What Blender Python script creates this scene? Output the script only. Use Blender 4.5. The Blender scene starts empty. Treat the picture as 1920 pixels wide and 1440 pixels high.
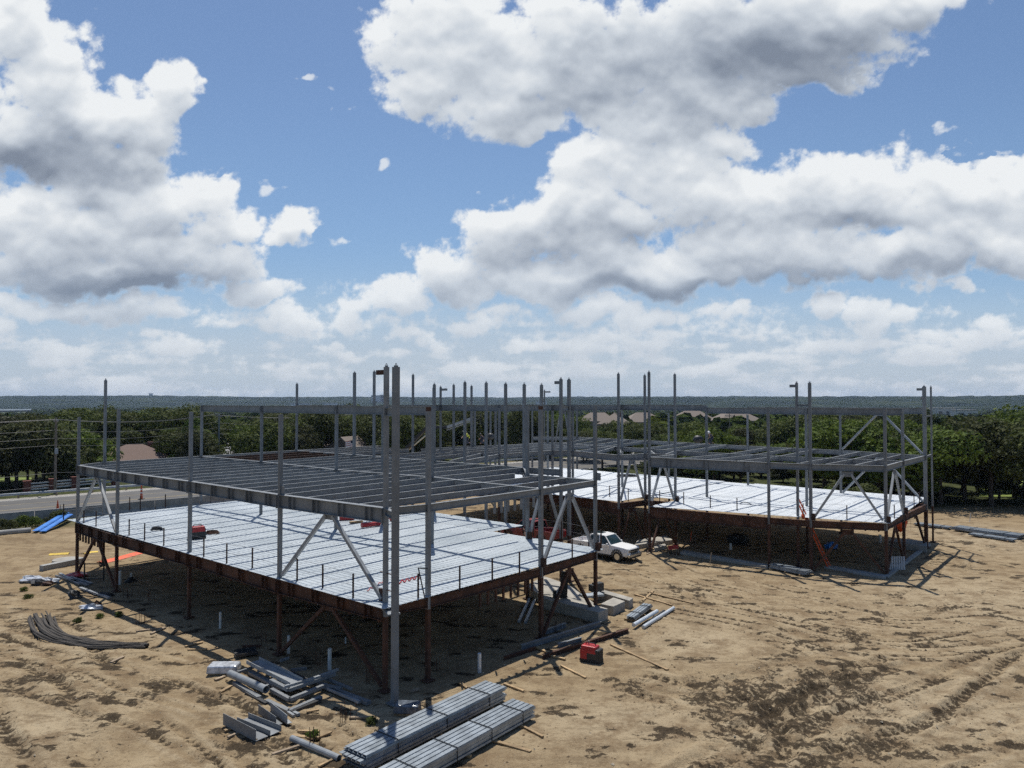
import bpy, bmesh, math, random
import numpy as np
from mathutils import Vector, Matrix
R_ = math.radians
rnd = random.Random(11)
S = bpy.context.scene
COL = S.collection

# ---------------------------------------------------------------- camera, sky, sun, exposure
CAM_H, FPX, PITCH = 12.0, 1365.0, 0.025
cd = bpy.data.cameras.new("camera"); cam = bpy.data.objects.new("camera", cd); COL.objects.link(cam)
cam.location = (0, 0, CAM_H); cam.rotation_euler = (math.pi / 2 + PITCH, 0, 0)
cd.sensor_width = 36; cd.lens = 36 * FPX / 1920; cd.clip_start = 0.1; cd.clip_end = 60000
S.camera = cam
SUN_EL, SUN_AZ = R_(67), math.atan2(-0.13, 0.99)          # the sun stands high and ahead of the camera
W = bpy.data.worlds.new("World"); S.world = W; W.use_nodes = True
wn = W.node_tree.nodes; wl = W.node_tree.links
bg = wn["Background"]; sky = wn.new("ShaderNodeTexSky"); sky.sky_type = 'NISHITA'; sky.sun_disc = False
sky.sun_elevation = SUN_EL; sky.sun_rotation = SUN_AZ; sky.altitude = 200; sky.dust_density = .5; sky.ozone_density = 5.5; sky.air_density = 1.1
wl.new(sky.outputs[0], bg.inputs[0]); bg.inputs[1].default_value = 0.095
sd = bpy.data.lights.new("sun", 'SUN'); sun = bpy.data.objects.new("sun", sd); COL.objects.link(sun)
sd.energy = 4.8; sd.angle = R_(0.55); sd.color = (1.0, 0.95, 0.86)
sdir = Vector((math.sin(SUN_AZ) * math.cos(SUN_EL), math.cos(SUN_AZ) * math.cos(SUN_EL), math.sin(SUN_EL)))
sun.rotation_euler = sdir.to_track_quat('Z', 'Y').to_euler()
S.view_settings.view_transform = 'Standard'; S.view_settings.look = 'None'
S.view_settings.exposure = 0.0; S.view_settings.gamma = 1.0
S.render.engine = 'CYCLES'
try:
    S.cycles.use_denoising = False
    S.cycles.sample_clamp_indirect = 2.0; S.cycles.max_bounces = 6; S.cycles.transparent_max_bounces = 12; S.cycles.volume_bounces = 0
except Exception: pass

# ---------------------------------------------------------------- helpers
def ray(px, py):
    a = (px - 960) / FPX; b = -(py - 720) / FPX
    c, s = math.cos(PITCH), math.sin(PITCH)
    return a, c - b * s, s + b * c
def at(px, py, z=0.0):
    x, y, w = ray(px, py); t = (z - CAM_H) / w
    return Vector((x * t, y * t, z))
def atY(px, py, Y):
    x, y, w = ray(px, py); t = Y / y
    return Vector((x * t, Y, CAM_H + w * t))
def ztop(p, py):
    w = -(py - 720) / FPX; c, s = math.cos(PITCH), math.sin(PITCH)
    return CAM_H + p.y * (s + w * c) / (c - w * s)
UU = Vector((-0.756, 0.654, 0)); VV = Vector((0.654, 0.756, 0)); FF = Vector((-5.13, 29.9, 0))
def uv(u, v, z=0.0):
    p = FF + UU * u + VV * v; return Vector((p.x, p.y, z))
ANG_V = math.atan2(0.756, 0.654)

_tab = {}
def vnoise(x, y, seed=0):
    if seed not in _tab: _tab[seed] = np.random.RandomState(seed).rand(256, 256)
    T = _tab[seed]
    xi = np.floor(x).astype(int); yi = np.floor(y).astype(int)
    fx = x - xi; fy = y - yi; fx = fx * fx * fx * (fx * (fx * 6 - 15) + 10); fy = fy * fy * fy * (fy * (fy * 6 - 15) + 10)
    a = T[xi & 255, yi & 255]; b = T[(xi + 1) & 255, yi & 255]; c = T[xi & 255, (yi + 1) & 255]; d = T[(xi + 1) & 255, (yi + 1) & 255]
    return (a * (1 - fx) + b * fx) * (1 - fy) + (c * (1 - fx) + d * fx) * fy
def fbm(x, y, seed=0, o=5, gain=0.5, billow=False):
    s = 0; a = 1; n = 0
    for i in range(o):
        v = vnoise(x, y, seed + i)
        if billow: v = np.abs(2 * v - 1)
        s = s + a * v; n += a; a *= gain
        x, y = 1.62 * x + 1.22 * y + 17.3, -1.22 * x + 1.62 * y + 5.1
    return s / n
def sstep(a, b, x):
    t = np.clip((x - a) / (b - a), 0, 1); return t * t * (3 - 2 * t)

class MB:
    """collects shapes, builds ONE mesh object"""
    def __init__(s): s.v = []; s.f = []; s.m = []; s.mi = 0
    def mat(s, i): s.mi = i; return s
    def add(s, vs, fs):
        o = len(s.v); s.v += [tuple(v) for v in vs]
        for f in fs: s.f.append(tuple(i + o for i in f)); s.m.append(s.mi)
        return s
    def hexa(s, p):          # 8 corners: bottom 4 ccw, top 4 ccw
        return s.add(p, [(3, 2, 1, 0), (4, 5, 6, 7), (0, 1, 5, 4), (1, 2, 6, 5), (2, 3, 7, 6), (3, 0, 4, 7)])
    def box(s, c, size, rz=0.0, taper=1.0):
        hx, hy, hz = size[0] / 2, size[1] / 2, size[2] / 2; cs, sn = math.cos(rz), math.sin(rz); P = []
        for z, k in ((-hz, 1), (hz, taper)):
            for x, y in ((-hx, -hy), (hx, -hy), (hx, hy), (-hx, hy)):
                P.append((c[0] + (x * cs - y * sn) * k, c[1] + (x * sn + y * cs) * k, c[2] + z))
        return s.hexa(P)
    def frame(s, p0, p1, up=Vector((0, 0, 1))):
        p0, p1 = Vector(p0), Vector(p1); d = (p1 - p0).normalized()
        if abs(d.dot(up)) > 0.98: up = Vector((0, 1, 0)) if abs(d.y) < .9 else Vector((1, 0, 0))
        r = d.cross(up).normalized(); u = r.cross(d).normalized(); return p0, p1, d, r, u
    def sweep(s, p0, p1, prof, closed=True, up=Vector((0, 0, 1)), caps=True):
        p0, p1, d, r, u = s.frame(p0, p1, up); n = len(prof)
        P = [p0 + r * a + u * b for a, b in prof] + [p1 + r * a + u * b for a, b in prof]
        fs = [(i, (i + 1) % n, (i + 1) % n + n, i + n) for i in range(n if closed else n - 1)]
        if caps and closed: fs += [tuple(range(n - 1, -1, -1)), tuple(range(n, 2 * n))]
        return s.add(P, fs)
    def bar(s, p0, p1, w, h, up=Vector((0, 0, 1))):   # rectangular bar centred on the line
        return s.sweep(p0, p1, [(-w / 2, -h / 2), (w / 2, -h / 2), (w / 2, h / 2), (-w / 2, h / 2)], up=up)
    def tube(s, p0, p1, r, n=8, r1=None):
        p0, p1, d, a, b = s.frame(p0, p1); r1 = r if r1 is None else r1
        P = [p0 + (a * math.cos(t) + b * math.sin(t)) * r for t in [2 * math.pi * i / n for i in range(n)]]
        P += [p1 + (a * math.cos(t) + b * math.sin(t)) * r1 for t in [2 * math.pi * i / n for i in range(n)]]
        return s.add(P, [(i, (i + 1) % n, (i + 1) % n + n, i + n) for i in range(n)] + [tuple(range(n - 1, -1, -1)), tuple(range(n, 2 * n))])
    def path(s, pts, r, n=5):
        for a, b in zip(pts[:-1], pts[1:]): s.tube(a, b, r, n)
        return s
    def hollow(s, p0, p1, r, t, n=14):
        p0, p1, d, a, b = s.frame(p0, p1); P = []
        for p, q in ((p0, r), (p1, r), (p1, r - t), (p0, r - t)):
            P += [p + (a * math.cos(2 * math.pi * i / n) + b * math.sin(2 * math.pi * i / n)) * q for i in range(n)]
        fs = []
        for k in range(4):
            for i in range(n): fs.append((k * n + i, k * n + (i + 1) % n, ((k + 1) % 4) * n + (i + 1) % n, ((k + 1) % 4) * n + i))
        return s.add(P, fs)
    def ibeam(s, p0, p1, depth, fw, tf=0.025, tw=0.018):     # line runs along the TOP face
        h = depth; w = fw / 2; t = tw / 2
        return s.sweep(p0, p1, [(-w, -h), (w, -h), (w, -h + tf), (t, -h + tf), (t, -tf), (w, -tf), (w, 0), (-w, 0), (-w, -tf), (-t, -tf), (-t, -h + tf), (-w, -h + tf)])
    def channel(s, p0, p1, w, h, t=0.02, up=Vector((0, 0, 1))):  # open trough, flanges up
        a = w / 2
        return s.sweep(p0, p1, [(-a, 0), (a, 0), (a, h), (a - t, h), (a - t, t), (-a + t, t), (-a + t, h), (-a, h)], up=up)
    def angle(s, p0, p1, w, h, t=0.02):
        return s.sweep(p0, p1, [(0, 0), (w, 0), (w, t), (t, t), (t, h), (0, h)])
    def prism(s, poly, z0, z1):
        n = len(poly); P = [(x, y, z0) for x, y in poly] + [(x, y, z1) for x, y in poly]
        return s.add(P, [(i, (i + 1) % n, (i + 1) % n + n, i + n) for i in range(n)] + [tuple(range(n - 1, -1, -1)), tuple(range(n, 2 * n))])
    def blob(s, c, r, seg=10, ring=6, jit=0.0, rg=rnd):
        P = []; rs = r if isinstance(r, (tuple, list)) else (r, r, r)
        for j in range(ring + 1):
            ph = math.pi * j / ring
            for i in range(seg):
                th = 2 * math.pi * i / seg; k = 1 + rg.uniform(-jit, jit)
                P.append((c[0] + rs[0] * k * math.sin(ph) * math.cos(th), c[1] + rs[1] * k * math.sin(ph) * math.sin(th), c[2] + rs[2] * k * math.cos(ph)))
        return s.add(P, [(j * seg + i, (j + 1) * seg + i, (j + 1) * seg + (i + 1) % seg, j * seg + (i + 1) % seg) for j in range(ring) for i in range(seg)])
    def build(s, name, mats, parent=None, smooth=False, bevel=0.0):
        me = bpy.data.meshes.new(name); off = Vector(parent['_o']) if parent is not None and '_o' in parent else None
        if parent is not None and off is None and parent.parent is not None and '_o' in parent.parent: off = Vector(parent.parent['_o'])
        v = s.v if off is None else [(a - off.x, b - off.y, c - off.z) for a, b, c in s.v]
        me.from_pydata(v, [], s.f); me.update()
        if not isinstance(mats, (list, tuple)): mats = [mats]
        for m in mats: me.materials.append(m)
        if len(mats) > 1: me.polygons.foreach_set("material_index", s.m)
        bm = bmesh.new(); bm.from_mesh(me); bmesh.ops.recalc_face_normals(bm, faces=bm.faces); bm.to_mesh(me); bm.free()
        if smooth: me.polygons.foreach_set("use_smooth", [True] * len(me.polygons))
        o = bpy.data.objects.new(name, me); COL.objects.link(o)
        if parent is not None: o.parent = parent
        if bevel:
            b = o.modifiers.new("bevel", 'BEVEL'); b.width = bevel; b.segments = 2; b.limit_method = 'ANGLE'
        return o

def thing(name, label, cat, loc=(0, 0, 0), group=None):
    o = bpy.data.objects.new(name, None); COL.objects.link(o); o.location = loc; o.empty_display_size = .3
    o['label'] = label; o['category'] = cat; o['_o'] = tuple(loc)
    if group: o['group'] = group
    return o
def tag(o, label, cat, group=None):
    o['label'] = label; o['category'] = cat
    if group: o['group'] = group
    return o
def kind(o, k, label=None):
    o['kind'] = k
    if label: o['label'] = label
    return o
def copy_tree(o, parent=None):
    c = o.copy(); COL.objects.link(c); c.parent = parent
    for ch in list(o.children): copy_tree(ch, c)
    return c

# ---------------------------------------------------------------- materials
def nodes(name):
    m = bpy.data.materials.new(name); m.use_nodes = True
    return m, m.node_tree.nodes, m.node_tree.links, m.node_tree.nodes["Principled BSDF"]
def attr(n, name):
    a = n.new("ShaderNodeAttribute"); a.attribute_name = name; return a.outputs['Fac']
def noise(n, l, scale, detail=5, rough=.6, vec=None):
    z = n.new("ShaderNodeTexNoise"); z.inputs['Scale'].default_value = scale; z.inputs['Detail'].default_value = detail; z.inputs['Roughness'].default_value = rough
    if vec is not None: l.new(vec, z.inputs['Vector'])
    return z.outputs[0]
def ramp(n, l, src, stops):
    r = n.new("ShaderNodeValToRGB"); e = r.color_ramp.elements
    e[0].position, e[0].color = stops[0][0], (*stops[0][1], 1); e[1].position, e[1].color = stops[-1][0], (*stops[-1][1], 1)
    for p, c in stops[1:-1]: k = e.new(p); k.color = (*c, 1)
    l.new(src, r.inputs[0]); return r.outputs[0]
def mix(n, l, f, a, b):
    m = n.new("ShaderNodeMix"); m.data_type = 'RGBA'
    l.new(f, m.inputs[0]) if hasattr(f, 'links') else setattr(m.inputs[0], 'default_value', f)
    for s, v in ((m.inputs[6], a), (m.inputs[7], b)):
        if hasattr(v, 'links'): l.new(v, s)
        else: s.default_value = (*v, 1)
    return m.outputs[2]
def mathn(n, l, op, a, b=None, clamp=False):
    m = n.new("ShaderNodeMath"); m.operation = op; m.use_clamp = clamp
    for s, v in ((m.inputs[0], a), (m.inputs[1], b)):
        if v is None: continue
        if hasattr(v, 'links'): l.new(v, s)
        else: s.default_value = v
    return m.outputs[0]
def material(name, c, rough=0.6, metal=0.0, var=0.15, scale=3.0, bump=0.0, c2=None, thr=(0.35, 0.65), stretch=None, objrand=0.0, spec=None):
    m, n, l, b = nodes(name)
    tc = n.new("ShaderNodeTexCoord"); mp = n.new("ShaderNodeMapping"); l.new(tc.outputs['Object'], mp.inputs[0])
    if stretch: mp.inputs['Scale'].default_value = stretch
    nz = n.new("ShaderNodeTexNoise"); nz.inputs['Scale'].default_value = scale; nz.inputs['Detail'].default_value = 6; nz.inputs['Roughness'].default_value = .62
    l.new(mp.outputs[0], nz.inputs['Vector'])
    rp = n.new("ShaderNodeValToRGB"); l.new(nz.outputs[0], rp.inputs[0])
    c2 = c2 or tuple(x * (1 - var) for x in c); c1 = tuple(min(1, x * (1 + var * .6)) for x in c)
    rp.color_ramp.elements[0].position = thr[0]; rp.color_ramp.elements[0].color = (*c2, 1)
    rp.color_ramp.elements[1].position = thr[1]; rp.color_ramp.elements[1].color = (*c1, 1)
    out = rp.outputs[0]
    if objrand:
        oi = n.new("ShaderNodeObjectInfo"); hs = n.new("ShaderNodeHueSaturation"); mr = n.new("ShaderNodeMapRange")
        mr.inputs['To Min'].default_value = 1 - objrand; mr.inputs['To Max'].default_value = 1 + objrand
        l.new(oi.outputs['Random'], mr.inputs[0]); l.new(mr.outputs[0], hs.inputs['Value']); l.new(out, hs.inputs['Color']); out = hs.outputs[0]
    l.new(out, b.inputs['Base Color']); b.inputs['Roughness'].default_value = rough; b.inputs['Metallic'].default_value = metal
    if spec is not None: b.inputs['Specular IOR Level'].default_value = spec
    if bump:
        bp = n.new("ShaderNodeBump"); bp.inputs['Strength'].default_value = bump; bp.inputs['Distance'].default_value = .03
        l.new(nz.outputs[0], bp.inputs['Height']); l.new(bp.outputs[0], b.inputs['Normal'])
    return m
M = {}

def steel_material(name, c, objrand):
    m, n, l, b = nodes(name); tc = n.new("ShaderNodeTexCoord"); v = tc.outputs['Object']
    base = ramp(n, l, noise(n, l, 1.3, 6, .65, v), [(.32, tuple(k * .72 for k in c)), (.68, tuple(k * 1.16 for k in c))])
    mp = n.new("ShaderNodeMapping"); mp.inputs['Scale'].default_value = (7, 7, .55); l.new(v, mp.inputs[0])
    base = mix(n, l, ramp(n, l, noise(n, l, 1.0, 5, .7, mp.outputs[0]), [(.56, (0, 0, 0)), (.72, (.55, .55, .55))]), base, tuple(k * .5 for k in c))
    base = mix(n, l, ramp(n, l, noise(n, l, 2.6, 7, .75, v), [(.63, (0, 0, 0)), (.70, (.75, .75, .75))]), base, (.13, .075, .045))
    oi = n.new("ShaderNodeObjectInfo"); hs = n.new("ShaderNodeHueSaturation"); mr = n.new("ShaderNodeMapRange"); mr.inputs['To Min'].default_value = 1 - objrand; mr.inputs['To Max'].default_value = 1 + objrand
    l.new(oi.outputs['Random'], mr.inputs[0]); l.new(mr.outputs[0], hs.inputs['Value']); l.new(base, hs.inputs['Color']); l.new(hs.outputs[0], b.inputs['Base Color']); b.inputs['Roughness'].default_value = .5; return m
M['steel2'] = material('light_primed_steel', (.27, .29, .31), .45, .1, .2, 1.6, objrand=.1)
M['rust'] = material('rusty_steel', (.082, .034, .018), .85, 0, .55, 1.8, c2=(.028, .014, .01), thr=(.3, .68))
M['rustdark'] = material('dark_rusty_steel', (.05, .023, .014), .85, 0, .5, 2.0)
M['steel'] = steel_material('primed_steel', (.18, .193, .205), .12)
M['galv'] = material('galvanised_sheet', (.60, .645, .69), .42, .35, .16, 4.0, objrand=.05)
M['galv_dull'] = material('dull_galvanised_steel', (.34, .375, .41), .45, .35, .25, 3.0)
M['galv_pack'] = material('packed_deck_sheet', (.31, .35, .39), .38, .5, .3, 2.0, objrand=.15)
M['darkwrap'] = material('dark_plastic_wrap', (.13, .15, .18), .18, .1, .5, 5.0, bump=.5)
M['conc'] = material('concrete', (.33, .31, .275), .9, 0, .22, 1.5, bump=.2)
M['conc_grey'] = material('grey_concrete', (.30, .30, .29), .9, 0, .25, 1.0, bump=.15)
M['wood'] = material('lumber', (.34, .235, .125), .8, 0, .4, 2.0, stretch=(1, 1, 4), objrand=.2)
M['wood_grey'] = material('weathered_lumber', (.30, .23, .16), .85, 0, .4, 2.0)
M['pvc'] = material('white_plastic_pipe', (.62, .62, .6), .4, 0, .12, 3)
M['black'] = material('black_rubber', (.018, .018, .018), .7, 0, .3, 3)
M['dark'] = material('dark_metal', (.04, .042, .045), .5, .3, .3, 4)
M['red'] = material('red_enamel', (.42, .025, .03), .35, 0, .25, 2)
M['dullred'] = material('faded_red_paint', (.24, .045, .045), .35, 0, .2, 2)
M['orange'] = material('orange_plastic', (.72, .10, .02), .6, 0, .3, 2)
M['blue'] = material('bright_blue_sheet', (.035, .20, .62), .4, 0, .25, 1.2)
M['yellow'] = material('yellow_plastic', (.62, .42, .03), .6, 0, .3, 3)
M['white'] = material('white_paint', (.80, .80, .79), .22, 0, .05, 2)
M['chrome'] = material('bright_metal', (.6, .6, .6), .25, .9, .1, 3)
M['glass'] = material('tinted_glass', (.02, .045, .055), .05, 0, .2, 2)
M['wrap'] = material('clear_plastic_wrap', (.52, .55, .6), .16, .1, .45, 4.0, bump=.5)
M['netting'] = material('grey_fabric', (.075, .066, .058), .95, 0, .5, 5.0, stretch=(1, 6, 1), bump=.6)
M['asphalt'] = material('worn_asphalt', (.10, .098, .096), .9, 0, .16, .35)
M['pave'] = material('pale_pavement', (.27, .265, .27), .9, 0, .12, .3)
M['line_y'] = material('faded_yellow_marking', (.30, .24, .13), .85, 0, .2, 1)
M['line_w'] = material('white_marking', (.66, .66, .64), .85, 0, .15, 1)
M['brick'] = material('red_brick', (.16, .055, .04), .85, 0, .35, 5)
M['railwhite'] = material('white_rail', (.50, .51, .52), .6, 0, .1, 3)
M['roof_brown'] = material('brown_shingle', (.155, .105, .085), .9, 0, .3, 6)
M['roof_tan'] = material('tan_shingle', (.20, .165, .14), .9, 0, .25, 6)
M['wall_tan'] = material('tan_stone_wall', (.33, .27, .19), .9, 0, .25, 2)
M['bark'] = material('bark', (.07, .055, .045), .95, 0, .35, 6, bump=.4)
M['pole'] = material('weathered_pole', (.20, .165, .13), .9, 0, .3, 4)
M['wire'] = material('power_wire', (.16, .16, .17), .5, .2, .1, 1)
M['skin'] = material('skin', (.35, .2, .14), .6, 0, .1, 6)
M['vest'] = material('yellow_safety_vest', (.62, .66, .05), .6, 0, .15, 8)
M['denim'] = material('dark_trousers', (.03, .04, .065), .85, 0, .3, 10)
M['hat'] = material('white_hard_hat', (.75, .75, .73), .35, 0, .05, 5)
M['water'] = material('lake_water', (.10, .13, .15), .12, 0, .1, .002)
M['farwall'] = material('pale_far_wall', (.60, .58, .54), .9, 0, .12, .1)
M['farroof'] = material('grey_far_roof', (.36, .35, .34), .9, 0, .15, .2)
M['weed'] = material('weeds', (.085, .115, .03), .9, 0, .45, 9)
M['pink'] = material('faded_cloth', (.5, .2, .2), .8, 0, .3, 3)

def leaf_material(name, c):
    m, n, l, b = nodes(name)
    tc = n.new("ShaderNodeTexCoord"); nz = n.new("ShaderNodeTexNoise"); nz.inputs['Scale'].default_value = .9; nz.inputs['Detail'].default_value = 4
    l.new(tc.outputs['Object'], nz.inputs['Vector'])
    rp = n.new("ShaderNodeValToRGB"); l.new(nz.outputs[0], rp.inputs[0])
    rp.color_ramp.elements[0].position = .34; rp.color_ramp.elements[0].color = (c[0] * .55, c[1] * .6, c[2] * .6, 1)
    rp.color_ramp.elements[1].position = .68; rp.color_ramp.elements[1].color = (c[0] * 1.4, c[1] * 1.3, c[2] * 1.1, 1)
    oi = n.new("ShaderNodeObjectInfo"); hs = n.new("ShaderNodeHueSaturation")
    for sock, a, d in (('Value', .55, 1.5), ('Hue', .475, .515), ('Saturation', .8, 1.1)):
        mr = n.new("ShaderNodeMapRange"); mr.inputs['To Min'].default_value = a; mr.inputs['To Max'].default_value = d
        l.new(oi.outputs['Random'], mr.inputs[0]); l.new(mr.outputs[0], hs.inputs[sock])
    l.new(rp.outputs[0], hs.inputs['Color']); l.new(hs.outputs[0], b.inputs['Base Color'])
    b.inputs['Roughness'].default_value = .75; b.inputs['Specular IOR Level'].default_value = .2
    tr = n.new("ShaderNodeBsdfTranslucent"); l.new(hs.outputs[0], tr.inputs[0]); mx = n.new("ShaderNodeMixShader"); mx.inputs[0].default_value = .28
    l.new(b.outputs[0], mx.inputs[1]); l.new(tr.outputs[0], mx.inputs[2]); l.new(mx.outputs[0], n['Material Output'].inputs[0])
    return m
M['leaf'] = leaf_material('oak_leaves', (.075, .098, .026))
M['leaf2'] = leaf_material('cedar_leaves', (.052, .074, .026))
M['leaf3'] = leaf_material('bright_leaves', (.15, .19, .03))

# ---------------------------------------------------------------- ground
RD = Vector((.72, .69, 0)).normalized(); RN = Vector((-RD.y, RD.x, 0))     # road direction; RN points away from the site
RP = at(0, 985, .3)                                                       # a point on the near barrier's foot
RO = RP.x * RN.x + RP.y * RN.y                                            # signed offset of that barrier line
def gz(x, y):
    """terrain height, numpy friendly"""
    x = np.asarray(x, float); y = np.asarray(y, float)
    d = x * RN.x + y * RN.y - RO
    z = .35 * sstep(-24, -3, d) * sstep(-5, -32, x)
    z = z + .45 * np.exp(-((x + 46) / 9) ** 2 - ((y - 63.5) / 3.0) ** 2)
    r = np.hypot(x, y)
    z = z - 9.5 * sstep(170, 800, r) - 5 * sstep(900, 2400, r)
    return z
def gzf(x, y): return float(gz(x, y))
def gat(px, py, up=0.0):
    z = 0.0
    for _ in range(5):
        p = at(px, py, z + up); z = gzf(p.x, p.y)
    p = at(px, py, z + up); return p

def axis(segs):
    out = [segs[0][0]]
    for a, b, s0, s1 in segs:
        x = a
        while x < b - 1e-6:
            t = (x - a) / (b - a); x += s0 + (s1 - s0) * t; out.append(min(x, b))
    return np.array(out)
gx = axis([(-9000, -600, 900, 120), (-600, -75, 90, 4), (-75, -22, 1.6, .3), (-22, -13, .24, .12), (-13, 21, .105, .105), (21, 34, .12, .3), (34, 85, .3, 2), (85, 600, 4, 90), (600, 9000, 120, 900)])
gy = axis([(-60, 12, 12, 2), (12, 21, 1, .15), (21, 36, .075, .12), (36, 62, .13, .32), (62, 120, .4, 1.6), (120, 600, 3, 60), (600, 4200, 80, 300)])
GX, GY = np.meshgrid(gx, gy, indexing='ij')
Zt = gz(GX, GY)
# wheel tracks: curves drawn on the ground, each with ruts of churned darker earth
def curve(pix):
    P = [at(x, y, 0) for x, y in pix]; out = []
    for i in range(len(P) - 1):
        p0 = P[max(i - 1, 0)]; p1 = P[i]; p2 = P[i + 1]; p3 = P[min(i + 2, len(P) - 1)]
        for k in range(10):
            t = k / 10
            out.append(.5 * ((2 * p1) + (p2 - p0) * t + (2 * p0 - 5 * p1 + 4 * p2 - p3) * t * t + (3 * p1 - p0 - 3 * p2 + p3) * t ** 3))
    return np.array([(p.x, p.y) for p in out + [P[-1]]])
near = (GX > -34) & (GX < 48) & (GY > 18) & (GY < 90)
ii = np.where(near); nx_, ny_ = GX[ii], GY[ii]
dark = np.zeros(nx_.shape); rut = np.zeros(nx_.shape); pale = np.zeros(nx_.shape)
def track(pix, offs, w, depth, dk, seed, var=1.0):
    global dark, rut, pale
    C = curve(pix); s_acc = 0.0
    bd = np.full(nx_.shape, 1e9); bs = np.zeros(nx_.shape); bsgn = np.zeros(nx_.shape)
    for a, b in zip(C[:-1], C[1:]):
        e = b - a; L = np.hypot(*e); 
        if L < 1e-6: continue
        t = ((nx_ - a[0]) * e[0] + (ny_ - a[1]) * e[1]) / L ** 2; tc = np.clip(t, 0, 1)
        dx = nx_ - (a[0] + e[0] * tc); dy = ny_ - (a[1] + e[1] * tc); d = np.hypot(dx, dy)
        m = d < bd; bd[m] = d[m]; bs[m] = s_acc + tc[m] * L; bsgn[m] = np.sign(e[0] * dy - e[1] * dx)[m]; s_acc += L
    I = np.where(bd < max(abs(o) for o in offs) + 1.6)[0]; bs = bs[I]; sd_ = (bd * bsgn)[I]; endf = sstep(0, 1.5, bs) * sstep(0, 1.5, s_acc - bs)
    nA = fbm(bs * .55, sd_ * 2.4, seed, 4); nB = fbm(bs * .22, sd_ * .9, seed + 90, 3); nC = fbm(bs * .35, sd_ * .2, seed + 50, 3)
    for k, o in enumerate(offs):
        q = sd_ - o + .3 * (nC - .5) + .30 * np.sin(bs * .31 + k * 1.7 + seed) + .22 * np.sin(bs * .12 + k * 2.9); fade = np.clip(.66 + .6 * np.sin(bs * (.17 + .03 * (k % 3)) + k * 4.1 + seed), 0, 1)
        prof = np.exp(-(q / w) ** 2); n = nA
        patch = sstep(.5 - .12 * var, .60, nB) * fade
        lug = sstep(-.3, .3, np.sin(bs * 2 * math.pi / .46 + np.abs(q) * 10))
        dark[I] = np.maximum(dark[I], prof * endf * dk * patch * np.clip(.35 + 1.3 * n, 0, 1.15) * (.5 + .5 * lug))
        pale[I] = np.maximum(pale[I], fade * endf * np.exp(-((np.abs(q) - 1.9 * w) / (.8 * w)) ** 2) * (.35 + n))
        rut[I] += endf * depth * (-prof + .8 * np.exp(-((np.abs(q) - 1.5 * w) / (.5 * w)) ** 2) * (.5 + n)) * (.3 + .7 * patch) - .07 * lug * prof * endf * (depth > .05) * patch
track([(1205, 1040), (1330, 1085), (1500, 1130), (1700, 1165), (1920, 1150)], (-3.4, -2.6, -2.0, -1.4, -.7, -.1, .5, 1.1, 1.8, 2.5, 3.2), .13, .04, 1.0, 1, 2.2)
track([(1240, 1130), (1420, 1165), (1600, 1205), (1760, 1215), (1960, 1190)], (-2.2, -1.6, -.9, -.2, .5, 1.2, 1.9), .15, .05, 1.1, 2, 2.2)
track([(1180, 1080), (1300, 1115), (1480, 1150), (1660, 1180), (1900, 1175)], (-2.4, -1.5, -.8, -.1, .4, 1.0, 1.6), .13, .03, .95, 23, 2.0)
track([(1410, 1165), (1500, 1200), (1560, 1225), (1660, 1215)], (-.4, .35), .3, .09, .95, 3)
track([(1250, 1470), (1400, 1370), (1560, 1290), (1730, 1240)], (-1.3, -.5, .3, 1.1), .3, .12, 1.15, 4, 2.5)
track([(1440, 1480), (1600, 1370), (1740, 1290), (1900, 1210)], (-.9, 0, .9), .28, .09, 1.0, 5, 2.2)
track([(1150, 1270), (1300, 1310), (1420, 1350), (1520, 1420)], (-.8, .2, 1.0), .32, .10, 1.1, 6, 2.3)
track([(1440, 1280), (1490, 1320), (1520, 1370), (1525, 1440)], (-.7, .5), .34, .12, 1.1, 7, 2.3)
track([(1350, 1310), (1480, 1260), (1600, 1235)], (-.4, .5), .3, .06, .8, 8)
track([(1770, 985), (1830, 1040), (1835, 1085), (1780, 1120), (1680, 1145)], (-2.4, -1.6, -.6, .5, 1.6), .18, .05, .7, 9, 1.8)
track([(1540, 1440), (1700, 1380), (1850, 1320), (1960, 1270)], (-3.2, -2.2, -1.4, -.6, .2, 1.0, 1.8, 2.6), .18, .06, .8, 10, 1.8)
track([(-20, 1180), (90, 1215), (220, 1255), (400, 1320), (520, 1380), (600, 1440)], (-3.0, -2.3, -1.6, -1.0, -.4, .2, .9, 1.6, 2.4), .17, .06, 1.0, 11, 2.0)
track([(-20, 1250), (60, 1300), (110, 1370), (150, 1460)], (-.9, .0, .9), .3, .10, .9, 12, 2)
track([(-30, 1140), (60, 1130), (120, 1180), (220, 1250)], (-1.5, 0, 1.2), .35, .07, .85, 13)
track([(-40, 1075), (60, 1065), (130, 1040), (260, 1030)], (-1.4, -.4, .7, 1.6), .3, .07, .85, 14)
track([(-40, 1010), (60, 1015), (160, 1005), (300, 1000)], (-1.2, .3, 1.4), .3, .05, .6, 15)
track([(380, 1300), (440, 1350), (520, 1420), (560, 1480)], (-.8, .7), .35, .05, .8, 16)
track([(1130, 1060), (1180, 1085), (1240, 1095), (1320, 1090)], (-.8, .4), .3, .05, .7, 18)
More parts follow.
